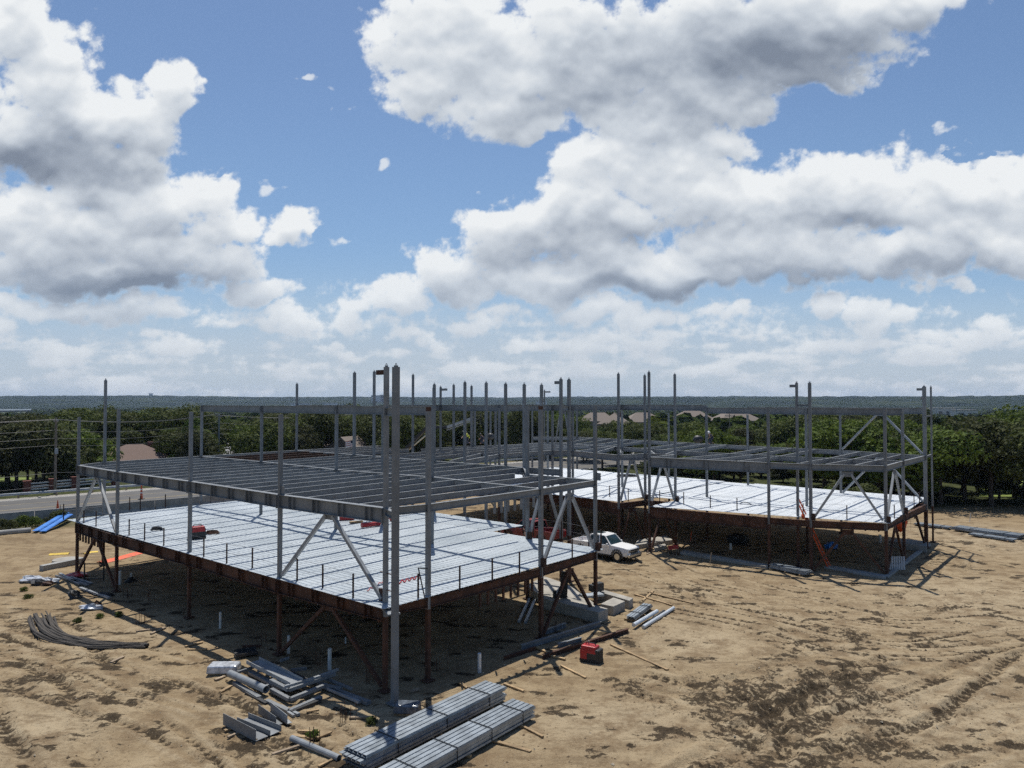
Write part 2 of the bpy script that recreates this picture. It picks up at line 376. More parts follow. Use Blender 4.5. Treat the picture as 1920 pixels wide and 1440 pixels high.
for cx, cy, rr in ((1450, 1340, 4.6), (1550, 1290, 3.6), (1380, 1300, 2.6), (1500, 1400, 3.0), (1480, 1310, 3.0), (1420, 1400, 2.4), (1560, 1270, 2.2), (1500, 1215, 1.6), (90, 1165, 2.4), (60, 1280, 2.0), (1180, 1285, 1.0), (1310, 1312, 1.0), (1640, 1400, 1.8), (1345, 1285, 1.6), (1600, 1190, 1.2),
                   (1790, 1060, 1.6), (300, 1290, 1.6), (470, 1400, 1.5)):
    c = at(cx, cy, 0); d = np.hypot(nx_ - c.x, ny_ - c.y) / rr
    n = fbm(nx_ * 1.7, ny_ * 1.7, 77, 5); k = sstep(.42, .60, n + .25 * np.exp(-d * d) - .11) * np.exp(-(d * 1.0) ** 2) * (.55 + .45 * sstep(-.2, .4, np.sin(nx_ * 9 + ny_ * 11 + 4 * n) * np.sin(nx_ * 3.1 - ny_ * 4.7)))
    dark = np.maximum(dark, k); rut = rut + .12 * np.exp(-d * d) * (fbm(nx_ * 2.6, ny_ * 2.6, 31, 4) - .5)
dark = np.maximum(dark, .8 * sstep(.60, .75, fbm(nx_ * .9 + ny_ * .1, ny_ * 1.6, 301, 5)))
rut = .9 * rut + .07 * (fbm(nx_ * .5, ny_ * .5, 12, 4) - .5) + .06 * (fbm(nx_ * 2.6, ny_ * 2.6, 19, 4) - .5) + np.clip(dark, 0, 1) * .16 * (fbm(nx_ * 3.4, ny_ * 3.4, 23, 3, billow=True) - .4)
Zt[ii] += rut
Dk = np.zeros(GX.shape); Dk[ii] = np.clip(dark, 0, 1); Pl = np.zeros(GX.shape)
for cx, cy, rx, ry in ((1820, 1120, 9, 7), (1700, 1330, 8, 4), (1300, 1200, 4, 3.5), (240, 1190, 3, 2), (700, 1330, 3, 2), (60, 1370, 3, 3), (1880, 1010, 10, 8), (1150, 1350, 4, 2.5)):
    c = at(cx, cy, 0); pale = np.maximum(pale, np.exp(-((nx_ - c.x) / rx) ** 2 - ((ny_ - c.y) / ry) ** 2))
Pl[ii] = np.clip(pale, 0, 1)
# how overgrown the ground is: grass beyond the road and under the trees, bare soil on the site
dR = GX * RN.x + GY * RN.y - RO
tree_edge = 88 - .42 * (GX - 10)                       # the wood behind the far wing
Gr = np.maximum(sstep(21, 22, dR), sstep(0, 5, GY - np.where(GX > 4, np.where(GX > 40, 82 + .0 * GX, np.maximum(tree_edge, 72)) + 12 * (GX < 40), 1e9) + 3 * (fbm(GX * .3, GY * .3, 5, 3) - .5)))
Gr = np.maximum(Gr, .8 * sstep(-9, -3, dR + 5 * (fbm(GX * .25, GY * .25, 8, 4) - .5)) * (dR < 0) * (GX < -34))
nI, nJ = GX.shape
verts = np.stack([GX, GY, Zt], -1).reshape(-1, 3)
idx = np.arange(nI * nJ).reshape(nI, nJ)
quads = np.stack([idx[:-1, :-1], idx[1:, :-1], idx[1:, 1:], idx[:-1, 1:]], -1).reshape(-1, 4)
def grid_mesh(name, verts, quads, attrs, mat, smooth=True):
    me = bpy.data.meshes.new(name)
    me.vertices.add(len(verts)); me.vertices.foreach_set("co", np.ascontiguousarray(verts, np.float32).ravel())
    me.loops.add(quads.size); me.loops.foreach_set("vertex_index", quads.ravel().astype(np.int32))
    me.polygons.add(len(quads)); me.polygons.foreach_set("loop_start", (np.arange(len(quads)) * 4).astype(np.int32))
    me.update(calc_edges=True)
    if smooth: me.polygons.foreach_set("use_smooth", [True] * len(quads))
    for k, a in attrs.items():
        at_ = me.attributes.new(k, 'FLOAT', 'POINT'); at_.data.foreach_set("value", np.ascontiguousarray(a, np.float32).ravel())
    me.materials.append(mat); me.validate()
    o = bpy.data.objects.new(name, me); COL.objects.link(o); return o
gm, n, l, b = nodes('site_soil')
tc = n.new("ShaderNodeTexCoord"); vec = tc.outputs['Object']
base = ramp(n, l, noise(n, l, .35, 7, .6, vec), [(.3, (.225, .163, .097)), (.5, (.30, .226, .136)), (.7, (.36, .280, .176))])
f1 = noise(n, l, 5.0, 6, .72, vec); f2 = noise(n, l, 22.0, 3, .6, vec); f3 = noise(n, l, 3.2, 9, .78, vec); f4 = noise(n, l, 8.5, 5, .7, vec)
base = mix(n, l, mathn(n, l, 'MULTIPLY', attr(n, 'pale'), .62), base, (.42, .345, .235))
base = mix(n, l, ramp(n, l, noise(n, l, .75, 8, .74, vec), [(.47, (0, 0, 0)), (.60, (.72, .72, .72))]), base, (.165, .112, .064))
mp = n.new("ShaderNodeMapping"); mp.inputs['Rotation'].default_value = (0, 0, .22); mp.inputs['Scale'].default_value = (.4, 1.9, 1); l.new(vec, mp.inputs[0]); st = noise(n, l, .9, 8, .7, mp.outputs[0])
base = mix(n, l, ramp(n, l, st, [(.52, (0, 0, 0)), (.64, (.6, .6, .6))]), base, (.155, .112, .068))
base = mix(n, l, ramp(n, l, f1, [(.34, (.7, .7, .7)), (.47, (0, 0, 0))]), base, (.15, .106, .062))
base = mix(n, l, ramp(n, l, f2, [(.58, (0, 0, 0)), (.70, (.6, .6, .6))]), base, (.43, .36, .255))
dkv = mathn(n, l, 'ADD', attr(n, 'dark'), mathn(n, l, 'ADD', mathn(n, l, 'MULTIPLY', mathn(n, l, 'SUBTRACT', f3, .5), 1.5), mathn(n, l, 'MULTIPLY', mathn(n, l, 'SUBTRACT', f4, .5), 1.9)))
mr = n.new("ShaderNodeMapRange"); mr.interpolation_type = 'SMOOTHSTEP'; mr.inputs['From Min'].default_value = .33; mr.inputs['From Max'].default_value = .66; mr.inputs['To Max'].default_value = .93; l.new(dkv, mr.inputs[0])
base = mix(n, l, mr.outputs[0], base, ramp(n, l, f4, [(.40, (.018, .014, .010)), (.62, (.068, .050, .032))]))
grass = ramp(n, l, noise(n, l, .9, 6, .6, vec), [(.3, (.028, .032, .014)), (.55, (.05, .062, .022)), (.75, (.12, .11, .055))])
base = mix(n, l, attr(n, 'grass'), base, grass)
l.new(base, b.inputs['Base Color']); b.inputs['Roughness'].default_value = .95; b.inputs['Specular IOR Level'].default_value = .1
bp = n.new("ShaderNodeBump"); bp.inputs['Strength'].default_value = .75; bp.inputs['Distance'].default_value = .12
l.new(mathn(n, l, 'ADD', f3, mathn(n, l, 'ADD', mathn(n, l, 'MULTIPLY', f2, .25), mathn(n, l, 'MULTIPLY', f4, .5))), bp.inputs['Height']); l.new(bp.outputs[0], b.inputs['Normal'])
ground = kind(grid_mesh('ground', verts, quads, {'dark': Dk, 'grass': Gr, 'pale': Pl}, gm), 'structure', 'bare tan building site soil churned by tyre tracks')

# far hills: one rolling wooded sheet with a broken canopy outline
az = np.radians(np.linspace(-62, 62, 900)); rr = np.concatenate([np.linspace(2300, 3600, 28), np.linspace(3650, 6400, 46)])
AZ, RR = np.meshgrid(az, rr, indexing='ij'); HX = RR * np.sin(AZ); HY = RR * np.cos(AZ)
right = sstep(-.05, .12, AZ)
prof = -15 + sstep(2500, 4700, RR) * 56 * (1 - right) + right * sstep(2350, 3300, RR) * 46 + right * sstep(3300, 5600, RR) * 12
HZ = prof + 34 * (fbm(HX / 700, HY / 700, 41, 4) - .5) * sstep(2500, 4200, RR) + (10 + 4 * right) * (fbm(HX / 40, HY / 80, 43, 5, .6) - .5)
ni, nj = HX.shape; idx = np.arange(ni * nj).reshape(ni, nj)
hm, n, l, b = nodes('wooded_hill')
tc = n.new("ShaderNodeTexCoord")
hc = ramp(n, l, noise(n, l, .005, 8, .66, tc.outputs['Object']), [(.36, (.008, .014, .008)), (.55, (.018, .028, .013)), (.74, (.05, .06, .028))])
l.new(hc, b.inputs['Base Color']); b.inputs['Roughness'].default_value = 1; b.inputs['Specular IOR Level'].default_value = 0
kind(grid_mesh('hills', np.stack([HX, HY, HZ], -1).reshape(-1, 3), np.stack([idx[:-1, :-1], idx[1:, :-1], idx[1:, 1:], idx[:-1, 1:]], -1).reshape(-1, 4), {}, hm), 'structure', 'distant blue wooded hills along the horizon')
p = [atY(-60, 771, 2050), atY(45, 769, 2050)]
wb = MB(); wb.add([(p[0].x - 500, 1500, -10.2), (p[1].x - 40, 1500, -10.2), (p[1].x + 60, 2400, -10.2), (p[0].x - 900, 2500, -10.2)], [(0, 1, 2, 3)])
kind(wb.build('lake_water', M['water']), 'structure', 'pale strip of lake below the hills')

# road beyond the site, its markings, verge and the pale side street
def rp(s, d, z=0.0):
    q = RD * s + RN * (RO + d); return Vector((q.x, q.y, z))
def strip(name, d0, d1, s0, s1, lift, mat, label, step=6.0):
    m = MB(); k = max(1, int((s1 - s0) / step)); P = []
    for i in range(k + 1):
        s = s0 + (s1 - s0) * i / k
        for d in (d0, d1): q = rp(s, d); P.append((q.x, q.y, gzf(q.x, q.y) + lift))
    m.add(P, [(2 * i, 2 * i + 2, 2 * i + 3, 2 * i + 1) for i in range(k)])
    return kind(m.build(name, mat), 'structure', label)
RL = (-90, 190)
strip('road', .7, 19.6, *RL, .06, M['asphalt'], 'grey asphalt road beyond the site')
for dd, mt, nm in ((1.3, 'line_w', 'white edge line'), (19.0, 'line_w', 'white edge line'), (5.0, 'line_y', 'yellow lane line'), (9.9, 'line_y', 'yellow lane line'), (10.3, 'line_y', 'yellow lane line'), (14.6, 'line_y', 'yellow lane line')):
    strip('road_marking', dd, dd + .16, *RL, .064, M[mt], nm + ' painted along the road')
strip('road_shoulder', 19.6, 21.4, *RL, .05, M['conc'], 'pale gravel shoulder beside the guardrail')
m = MB(); P = []
for yv in (131, 150, 170, 195, 225, 262, 300):
    c = atY(425, 800, yv).x; w = 2.6
    for sx in (-w, w): P.append((c + sx, yv, gzf(c, yv) + .09))
m.add(P, [(2 * i, 2 * i + 1, 2 * i + 3, 2 * i + 2) for i in range(6)])
kind(m.build('street', M['pave']), 'structure', 'pale grey side street leading away between the trees')

# ---------------------------------------------------------------- the steel frame under construction
Z1, Z2, ZR = 3.65, 7.60, 11.75          # deck, second floor steel, roof beam tops
bld = thing('steel_building_frame', 'unfinished grey and rust steel building frame with bare floor beams and metal decking', 'building frame', (-5.13, 29.9, 0))
K = {}
def col(name, xy, ytop, s=.17, z=Z2, base=True, arm=0, rust=True, cap=False):
    p = at(xy[0], xy[1], z); p.z = 0; K[name] = p
    zt = ztop(p, ytop); m = MB(); g = gzf(p.x, p.y) - .25
    zs = Z1 - .55 if base else Z1
    up = Vector((VV.x, VV.y, 0))
    if base:
        m.mat(1 if rust else 0).bar((p.x, p.y, g), (p.x, p.y, zs), s, s, up=up)
        m.mat(1 if rust else 0).box((p.x, p.y, .06 + gzf(p.x, p.y)), (s + .28, s + .28, .05), ANG_V)
    m.mat(0).bar((p.x, p.y, zs), (p.x, p.y, zt), s, s, up=up)
    if cap: m.mat(1).bar((p.x, p.y, zt - .02), (p.x, p.y, zt + .18), s * .9, s * .9, up=up)
    elif zt > 12.3:                                     # lifting eye
        m.mat(0)
        pr = [Vector((p.x + UU.x * .05 * math.cos(a), p.y + UU.y * .05 * math.cos(a), zt + .02 + .13 * math.sin(a))) for a in [math.pi * i / 6 for i in range(7)]]
        m.path(pr, .014, 5)
        m.box((p.x, p.y, zt + .03), (s * .55, s * .55, .06), ANG_V)
    if arm:
        d = UU * arm; a = Vector((p.x, p.y, zt - .22)); m.mat(1 if arm > .4 and name == 'F' else 0).bar(a, a + d, .12, .2)
    return m.build('column', [M['steel'], M['rust']], bld)
for a in (('F', (723.5, 952), 688, .17, Z2, True, .62), ('S', (803, 945), 771, .18, Z2, True, 0, True, True), ('C1', (525.5, 927), 777), ('C2', (357, 902), 772), ('C3', (221, 884), 767), ('C4', (147, 872), 782),
          ('M', (1014, 916), 768, .19, Z2, True, 0, True, True), ('E', (1116, 900), 761), ('K1', (810, 894), 769), ('K2', (630.5, 880), 766), ('K3', (490, 865), 764), ('K4', (377.5, 855), 761),
          ('N', (718, 875), 770), ('T1a', (983, 876), 721, .17, Z2, False), ('T1b', (989, 889), 762, .17, Z2), ('T2', (1052, 880), 711, .17, Z2, True, .5), ('t1', (196, 866), 713), ('t2', (556, 844), 720, .17),
          ('t3', (664, 852), 699, .2), ('t4', (701, 858), 697), ('t5', (774, 844), 703), ('t6', (814, 864), 721, .17, Z2, False), ('t6b', (812.5, 846), 727, .15, Z2, False), ('t7', (826, 846), 726, .15, Z2, False, -.8),
          ('t8', (850.5, 842), 722, .17, Z2, False), ('t9', (871.5, 863), 717), ('t10', (884, 838), 724, .17, Z2, False), ('t11', (911.5, 868), 718), ('t12', (948, 872), 720), ('t14', (1015.5, 878), 722, .17, Z2, False),
          ('t15', (1021, 813), 732, .15, Z2, False, -1.0), ('r1', (890, 836), 767, .17, Z2, False), ('r2', (919.5, 822), 768, .17, Z2, False), ('r3', (929, 836), 768, .17, Z2, False), ('r4', (936, 851), 765),
          ('r5', (998, 819), 764), ('r6', (1027, 829), 768), ('r7', (1036, 844), 762), ('r8', (1074, 845), 761), ('r9', (1082, 819), 770), ('r10', (1166.5, 838), 762), ('r11', (1254, 828), 775), ('r12', (1325, 848), 762),
          ('r13', (1402, 836), 777), ('Q1', (1441, 867), 763), ('r15', (1576, 844), 766), ('R', (1660, 873), 764, .19), ('r17', (1693, 864), 766, .19), ('G', (1734.5, 854), 725, .26, Z2, True, .55), ('P1', (1217.5, 857), 698),
          ('P2', (1160, 853), 701), ('P3', (1209.5, 850), 704), ('t21', (1266, 852), 702), ('Q3', (1519.5, 870), 718, .19), ('Q3b', (1512, 857), 766)):
    col(*a)
col('TALL', (740, 1321), 688, .225, 0, True, 0, False)
col('TALL2', (1067.5, 1091), 712, .19, 0)
col('Q2', (1497, 1063), 718, .16, 0, True, .5)
col('O', (1749.5, 1017), 726, .13, 0)
def up_(n, z): p = K[n] if isinstance(n, str) else n; return Vector((p.x, p.y, z))
def girder(a, b, z, depth, fw=.2, mat='steel', stiff=0, trim=.09, name='girder'):
    p, q = up_(a, z), up_(b, z); d = (q - p).normalized(); p, q = p + d * trim, q - d * trim
    m = MB(); m.ibeam(p, q, depth, fw)
    if depth > .3:
        for e_, sg in ((p, -1), (q, 1)):
            c_ = e_ + d * sg * .012 - Vector((0, 0, depth * .5)); m.bar(c_ - Vector((0, 0, depth * .56)), c_ + Vector((0, 0, depth * .5)), fw * 1.25, .02, up=d)
    if stiff:
        L = (q - p).length; r = d.cross(Vector((0, 0, 1))); k = max(1, int(L / stiff))
        for i in range(k):
            for o in (-.17, .17):
                c = p + d * (L * (i + .5) / k + o)
                for sgn in (-1, 1): m.bar(c + r * sgn * fw * .26 + Vector((0, 0, -.03)), c + r * sgn * fw * .26 + Vector((0, 0, -depth + .03)), .016, fw * .46, up=r)
    return m.build(name, M[mat], bld)
G2 = dict(z=Z2, depth=.58)
for a, b in (('F', 'C1'), ('C1', 'C2'), ('C2', 'C3'), ('C3', 'C4')): girder(a, b, Z2, .62, .3, stiff=1.75)
for a, b in (('M', 'K1'), ('K1', 'K2'), ('K2', 'K3'), ('K3', 'K4'), ('T1a', 't6'), ('t6', 't3'), ('t3', 't2'), ('r7', 'r8'), ('r8', 'P2'), ('t21', 'P3')): girder(a, b, Z2, .52)
for a, b in (('F', 'S'), ('S', 'M'), ('M', 'E')): girder(a, b, Z2, .34, .17)
for a, b in (('C4', 't1'), ('t1', 'K4'), ('K4', 't2'), ('E', 'T1b'), ('T1b', 'T1a'), ('T1a', 'T2'), ('t9', 'r4'), ('r4', 'r7'), ('t2', uv(35.2, 28)), ('P2', 'P3'), ('R', 'r17'), ('r17', 'G')): girder(a, b, Z2, .42, .18)
girder('P1', 'Q1', Z2, .78, .26, stiff=3.0)
for a, b in (('Q1', 'Q3'), ('Q3', 'R')): girder(a, b, Z2, .44, .22)
for a, b in (('G', 'r15'), ('r15', 'r13'), ('r13', 'r11'), ('r11', 'r9'), ('r9', 'r5'), ('r17', 'Q3b'), ('Q3b', 'r12'), ('r12', 'r10'), ('r10', 'r6'), ('r6', 'r3'), ('P1', 't21')): girder(a, b, Z2, .42, .18)
girder('TALL', 'F', Z2, .3, .2); girder('TALL', 'F', ZR + .02, .34, .16); girder('TALL', 'F', Z1 - .1, .06, .5, 'steel2'); girder('TALL2', 'T2', ZR, .3, .16); girder('O', 'G', Z2 - .05, .16, .12); girder('O', 'G', 10.9, .14, .1)
girder('Q2', 'Q3', ZR + .1, .16, .1); girder('G', uv(-9.3, 50), ZR + .65, .12, .1, 'rust')
# roof beams
for a, b in (('K4', 'K3'), ('K3', 'K2'), ('K2', 'K1'), ('t2', 't3'), ('t4', 't7'), ('t7', 'r4'), ('r4', 'r7'), ('r7', 'r8'), ('r8', 'r10'), ('r10', 'r12'), ('r12', 'Q3b'), ('Q3b', 'r17'), ('G', 'r15'), ('r15', 'r13'), ('r3', 'r6')):
    girder(a, b, ZR - (.22 if a in ('G', 'r15', 'r12', 'Q3b') else 0), .52, .2, name='roof_beam')
# floor joists between girder rows
def joists(a, b, c, d, z=Z2 - .004, n=None, depth=.31, mat='steel', skip=(), ends=False, gap=2.05):
    a, b, c, d = [up_(k, z) for k in (a, b, c, d)]
    n = n or max(2, round(((b - a).length + (d - c).length) / 2 / gap))
    for i in range(0 if ends else 1, n + (1 if ends else 0)):
        if i in skip: continue
        t = i / n; p, q = a.lerp(b, t), c.lerp(d, t); dd = (q - p).normalized()
        MB().ibeam(p + dd * .1, q - dd * .1, depth, .12, .02, .014).build('joist', M[mat], bld)
joists('F', 'C1', 'M', 'K1', n=4); joists('C1', 'C2', 'K1', 'K2', n=5, ends=False); joists('C2', 'C3', 'K2', 'K3', n=5); joists('C3', 'C4', 'K3', 'K4', n=4)
for a, b in (('C1', 'K1'), ('C2', 'K2'), ('C3', 'K3'), ('K1', 'T1a'), ('K2', 't6'), ('K3', 't3')): joists(a, a, b, b, n=2, skip=(2,))
joists('M', 'K1', 'E', uv(8, 15.2), n=4, skip=()); joists('K1', 'K2', 'T1a', 't6', n=4); joists('K2', 'K3', 't6', 't3', n=5); joists('K3', 'K4', 't3', 't2', n=4, mat='rustdark')
joists('T1a', 't9', 'r8', 'r7', n=3, skip=(1,)) if False else None
joists('t9', 't6', 'r4', uv(22, 26.8), n=2, ends=False); joists('t6', 't3', uv(19, 26.5), uv(27, 26.5), n=4); joists('t3', 't2', uv(27, 26.5), uv(35.2, 27), n=4)
joists('r4', uv(30, 27), 'r7', uv(30, 34), n=6); joists('r7', uv(30, 33.6), uv(17.4, 43), 'r6', n=5)
joists('R', 'Q1', 'r17', 'Q3b', n=4); joists('Q1', 'P1', 'Q3b', 'r12', n=4); joists('P3', 'r7', 'r10', uv(17.4, 43), n=4)
joists('r17', 'Q3b', 'G', 'r15', n=4); joists('Q3b', 'r12', 'r15', 'r13', n=4); joists('r12', 'r10', 'r13', 'r11', n=4); joists('r10', 'r6', 'r11', 'r9', n=5); joists('t21', 'P3', 'r12', 'r10', n=3)
# first floor: rusty edge girders
girder('F', 'C1', Z1 - .06, .66, .3, 'rust', 1.75); girder('C1', 'C2', Z1 - .06, .66, .3, 'rust', 2.0); girder('C2', 'C3', Z1 - .06, .66, .3, 'rust', 2.0); girder('C3', 'C4', Z1 - .06, .66, .3, 'rustdark', 1.6)
for a, b in (('F', 'S'), ('S', 'M'), ('M', 'E'), ('E', 'T1b'), ('T1b', uv(8.3, 18.7)), ('C4', 't1'), ('t1', 'K4')): girder(a, b, Z1 - .06, .42, .2, 'rust')
for a, b, d in (('P1', 'Q1', .86), ('Q1', 'Q3', .46), ('Q3', 'R', .5), ('P2', 'P3', .46), ('P1', 't21', .46), ('t21', 'P3', .46), ('R', 'r17', .42), ('r17', 'G', .5), ('P2', 'r8', .95), ('r8', 'r7', .95), ('r7', uv(30, 33.6), .95), ('G', 'r15', .4), ('r15', 'r13', .4)):
    girder(a, b, Z1 - .06, d, .22, 'rust', 2.6 if d > .8 else 0)
# hangers under edge beams
def hangers(a, b, z, t0, t1, n, ln, mat):
    p, q = up_(a, z), up_(b, z)
    for i in range(n):
        c = p.lerp(q, t0 + (t1 - t0) * i / max(1, n - 1)); MB().bar(c, c - Vector((0, 0, ln)), .09, .1, up=VV).build('hanger', M[mat], bld)
hangers('S', 'M', Z1 - .5, .42, .98, 9, .62, 'rust'); hangers('S', 'M', Z2 - .34, .55, .99, 8, .55, 'steel'); hangers('C3', 'C4', Z1 - .7, .38, .92, 8, .55, 'rustdark')
hangers('C1', 'F', Z1 - .72, .05, .95, 8, .13, 'rust'); hangers('C2', 'C1', Z1 - .72, .05, .95, 7, .13, 'rust'); hangers('Q1', 'R', Z1 - .5, .06, .94, 9, .14, 'rustdark')
# diagonal braces, chevrons between two columns at a level
def brace(p, q, w=.15, mat='steel2', name='brace'):
    MB().bar(p, q, w, w).build(name, M[mat], bld)
def chevron(a, b, z0, z1, mat='steel2', t=.5, w=.15, sides=3):
    p, q = up_(a, z0), up_(b, z0); c = up_(a, z1).lerp(up_(b, z1), t); d = (q - p).normalized()
    if sides & 1: brace(p + d * .2, c - d * .22, w, mat)
    if sides & 2: brace(q - d * .2, c + d * .22, w, mat)
    MB().box((c.x, c.y, z1 - .02), (.75, .03, .36), math.atan2(d.y, d.x)).build('gusset_plate', M['steel'] if mat == 'steel2' else M['rust'], bld)
for a, b in (('F', 'C1'), ('C3', 'C4'), ('M', 'E'), ('P2', 'P3'), ('P1', 't21'), ('Q3', 'R'), ('R', 'r17'), ('T1b', 'T2')):
    dz = .85 if a in 'P1' else .7
    chevron(a, b, Z1 + .15, Z2 - dz + .05)
    if a != 'T1b': chevron(a, b, .2, Z1 - .75, 'rust')
chevron('r15', 'G', Z1 + .1, Z2 - .4); chevron('r15', 'G', Z2 + .1, ZR - .75); chevron('r7', 'r8', Z2 + .1, ZR - .6, w=.12); chevron('r17', 'G', .1, Z1 - .6, 'rustdark', sides=2)
# metal decking with real ribs
def deck_mat(nm_, lo_, hi_):
    dm, n, l, b = nodes(nm_)
    tc = n.new("ShaderNodeTexCoord"); vec = tc.outputs['UV']
    sx = n.new("ShaderNodeSeparateXYZ"); l.new(vec, sx.inputs[0])
    def near_line(src, period, w):
        f = mathn(n, l, 'FRACT', mathn(n, l, 'DIVIDE', src, period)); return mathn(n, l, 'LESS_THAN', mathn(n, l, 'ABSOLUTE', mathn(n, l, 'SUBTRACT', f, .5)), w / period / 2)
    dots = mathn(n, l, 'MULTIPLY', near_line(sx.outputs[0], 1.02, .15), near_line(sx.outputs[1], .305, .13))
    seam = near_line(sx.outputs[0], 6.1, .05); seam2 = near_line(sx.outputs[1], .915, .022)
    pn = noise(n, l, .28, 5, .6, vec); pn2 = noise(n, l, 2.5, 4, .6, vec)
    c = ramp(n, l, pn, [(.32, lo_), (.68, hi_)])
    c = mix(n, l, ramp(n, l, pn2, [(.56, (0, 0, 0)), (.8, (.4, .4, .4))]), c, (.48, .50, .52))
    c = mix(n, l, ramp(n, l, noise(n, l, .9, 7, .75, vec), [(.60, (0, 0, 0)), (.70, (.5, .5, .5))]), c, (.34, .33, .31))
    c = mix(n, l, mathn(n, l, 'MULTIPLY', dots, ramp(n, l, noise(n, l, 1.1, 2, .5, vec), [(.36, (.2, .2, .2)), (.6, (1, 1, 1))])), c, (.17, .19, .21))
    c = mix(n, l, mathn(n, l, 'MULTIPLY', seam, .4), c, (.22, .25, .29)); c = mix(n, l, mathn(n, l, 'MULTIPLY', seam2, .2), c, (.25, .28, .32))
    l.new(c, b.inputs['Base Color']); b.inputs['Roughness'].default_value = .5; b.inputs['Metallic'].default_value = .2
    return dm
DM = deck_mat('metal_decking', (.30, .345, .385), (.46, .505, .545)); DM2 = deck_mat('bright_metal_decking', (.52, .56, .60), (.68, .71, .74))
def deck(a, bq, c_, d_, z=Z1, pitch=.305, label=None, dm=None):
    """ribs run a->b and d->c; pitch across"""
    a, bq, c_, d_ = [Vector((p.x, p.y, z)) for p in (a, bq, c_, d_)]
    wd = ((d_ - a).length + (c_ - bq).length) / 2; n_ = int(wd / pitch); P = []; T = []
    L = (bq - a).length
    for i in range(n_):
        for f, h in ((0, .018), (.80, .018), (.85, -.012), (.95, -.012)):
            t = (i + f) / n_; p, q = a.lerp(d_, t), bq.lerp(c_, t)
            P += [(p.x, p.y, z + h), (q.x, q.y, z + h)]; T += [(0, t * wd), (L, t * wd)]
    me = bpy.data.meshes.new('floor_deck'); k = len(P) // 2
    fs = [(2 * i, 2 * i + 1, 2 * i + 3, 2 * i + 2) for i in range(k - 1)]
    o_ = Vector(bld['_o']); me.from_pydata([(x - o_.x, y - o_.y, w_ - o_.z) for x, y, w_ in P], [], fs); me.update()
    ul = me.uv_layers.new(name='UVMap')
    for lp in me.loops: ul.data[lp.index].uv = T[lp.vertex_index]
    me.materials.append(dm or DM2); o = bpy.data.objects.new('floor_deck', me); COL.objects.link(o); o.parent = bld
    s = o.modifiers.new('solid', 'SOLIDIFY'); s.thickness = .012; s.offset = -1
    if label: o['label'] = label
    return o
DL = at(126, 975, Z1)
deck(uv(-.22, -.3), DL, uv(34.6, 15.6), uv(-.22, 15.6), label='weld-dotted grey metal deck of the near wing', dm=DM)
deck(uv(8.3, 15.6), uv(34.6, 15.6), uv(34.6, 18.7), uv(8.3, 18.7), dm=DM)
deck(K['R'] + UU * -.3 + VV * -.3, K['P1'] + VV * -.2, uv(6.6, 53.6), at(1737, 933, Z1), label='bright white metal deck of the far wing')
deck(uv(6.1, 37.9), uv(10.3, 37.9), uv(10.3, 53.7), uv(6.1, 53.6), z=Z1 - .07)
deck(uv(9.9, 32.9), uv(33.5, 33.4), uv(33.5, 54.9), uv(9.9, 53.7))
# guard posts and cables along the deck edges
def posts(pix, h=1.05, z=Z1, mat='rustdark', cable=True, r=.036):
    P = [at(x, y, z) for x, y in pix]
    for p in P: MB().bar(p - Vector((0, 0, .1)), p + Vector((0, 0, h)), r * 1.6, r * 1.6, up=VV).build('guard_post', M[mat], bld)
    if cable and len(P) > 1:
        m = MB()
        for hh in (.55, 1.02): m.path([p + Vector((0, 0, hh)) for p in P], .007, 4)
        m.build('guard_cable', M['wire'], bld)
posts([(119, 972), (157, 981), (180, 988), (242, 1005), (271, 1014), (307, 1024), (382, 1045), (425, 1057), (473, 1066), (557, 1090), (605, 1103), (662, 1122)])
posts([(784, 1122), (862, 1105), (923, 1089), (974, 1076), (1073, 1047), (1127, 1027)])
posts([(119, 972), (193, 963), (243, 955), (263, 953), (310, 949)], .95)
posts([(1143, 932), (1178, 938), (1237, 942), (1282, 946), (1332, 953), (1382, 958), (1506, 970), (1588, 974)], 1.0)
posts([(1677, 973), (1714, 953), (1724, 946), (1733, 940)], 1.0); posts([(1104, 1022), (1053, 1010), (1000, 1003)], 1.1, cable=True)
for yy in (936, 943, 951):
    MB().path([atY(1500, yy - 14, 75), atY(1640, yy, 66), atY(1736, yy + 3, 63)], .012, 4).build('guard_cable', M['wire'], bld)
MB().path([at(784, 1120, Z1) + Vector((0, 0, 1.25)), at(801, 1124, Z1) + Vector((0, 0, 1.3))], .03, 5).path([at(784, 1120, Z1) + Vector((0, 0, 1.25)), at(797, 1124, Z1)], .03, 5).build('guard_post', M['dark'], bld)
for zz in (Z1 + .55, Z1 + 1.25):
    MB().bar(up_('F', zz) - UU * .35, up_('F', zz) + UU * .35, .05, .03).build('clamp_bar', M['rust'], bld)
MB().box((K['F'].x + UU.x * .25, K['F'].y + UU.y * .25, Z1 + .28), (.34, .03, .55), math.atan2(UU.y, UU.x)).build('gusset_plate', M['rust'], bld)
for n_ in ('C1', 'E', 't1'): MB().box((K[n_].x + UU.x * -.22, K[n_].y + UU.y * -.22, Z2 + .2), (.3, .03, .42), math.atan2(UU.y, UU.x)).build('gusset_plate', M['steel'], bld)
for n_ in ('T1b', 'P1', 'P3', 't21', 'Q3', 'R', 'r17', 'E', 'M'): MB().box((K[n_].x - UU.x * .17, K[n_].y - UU.y * .17, Z1 + .22), (.24, .2, .46), math.atan2(UU.y, UU.x)).build('gusset_plate', M['rustdark'], bld)

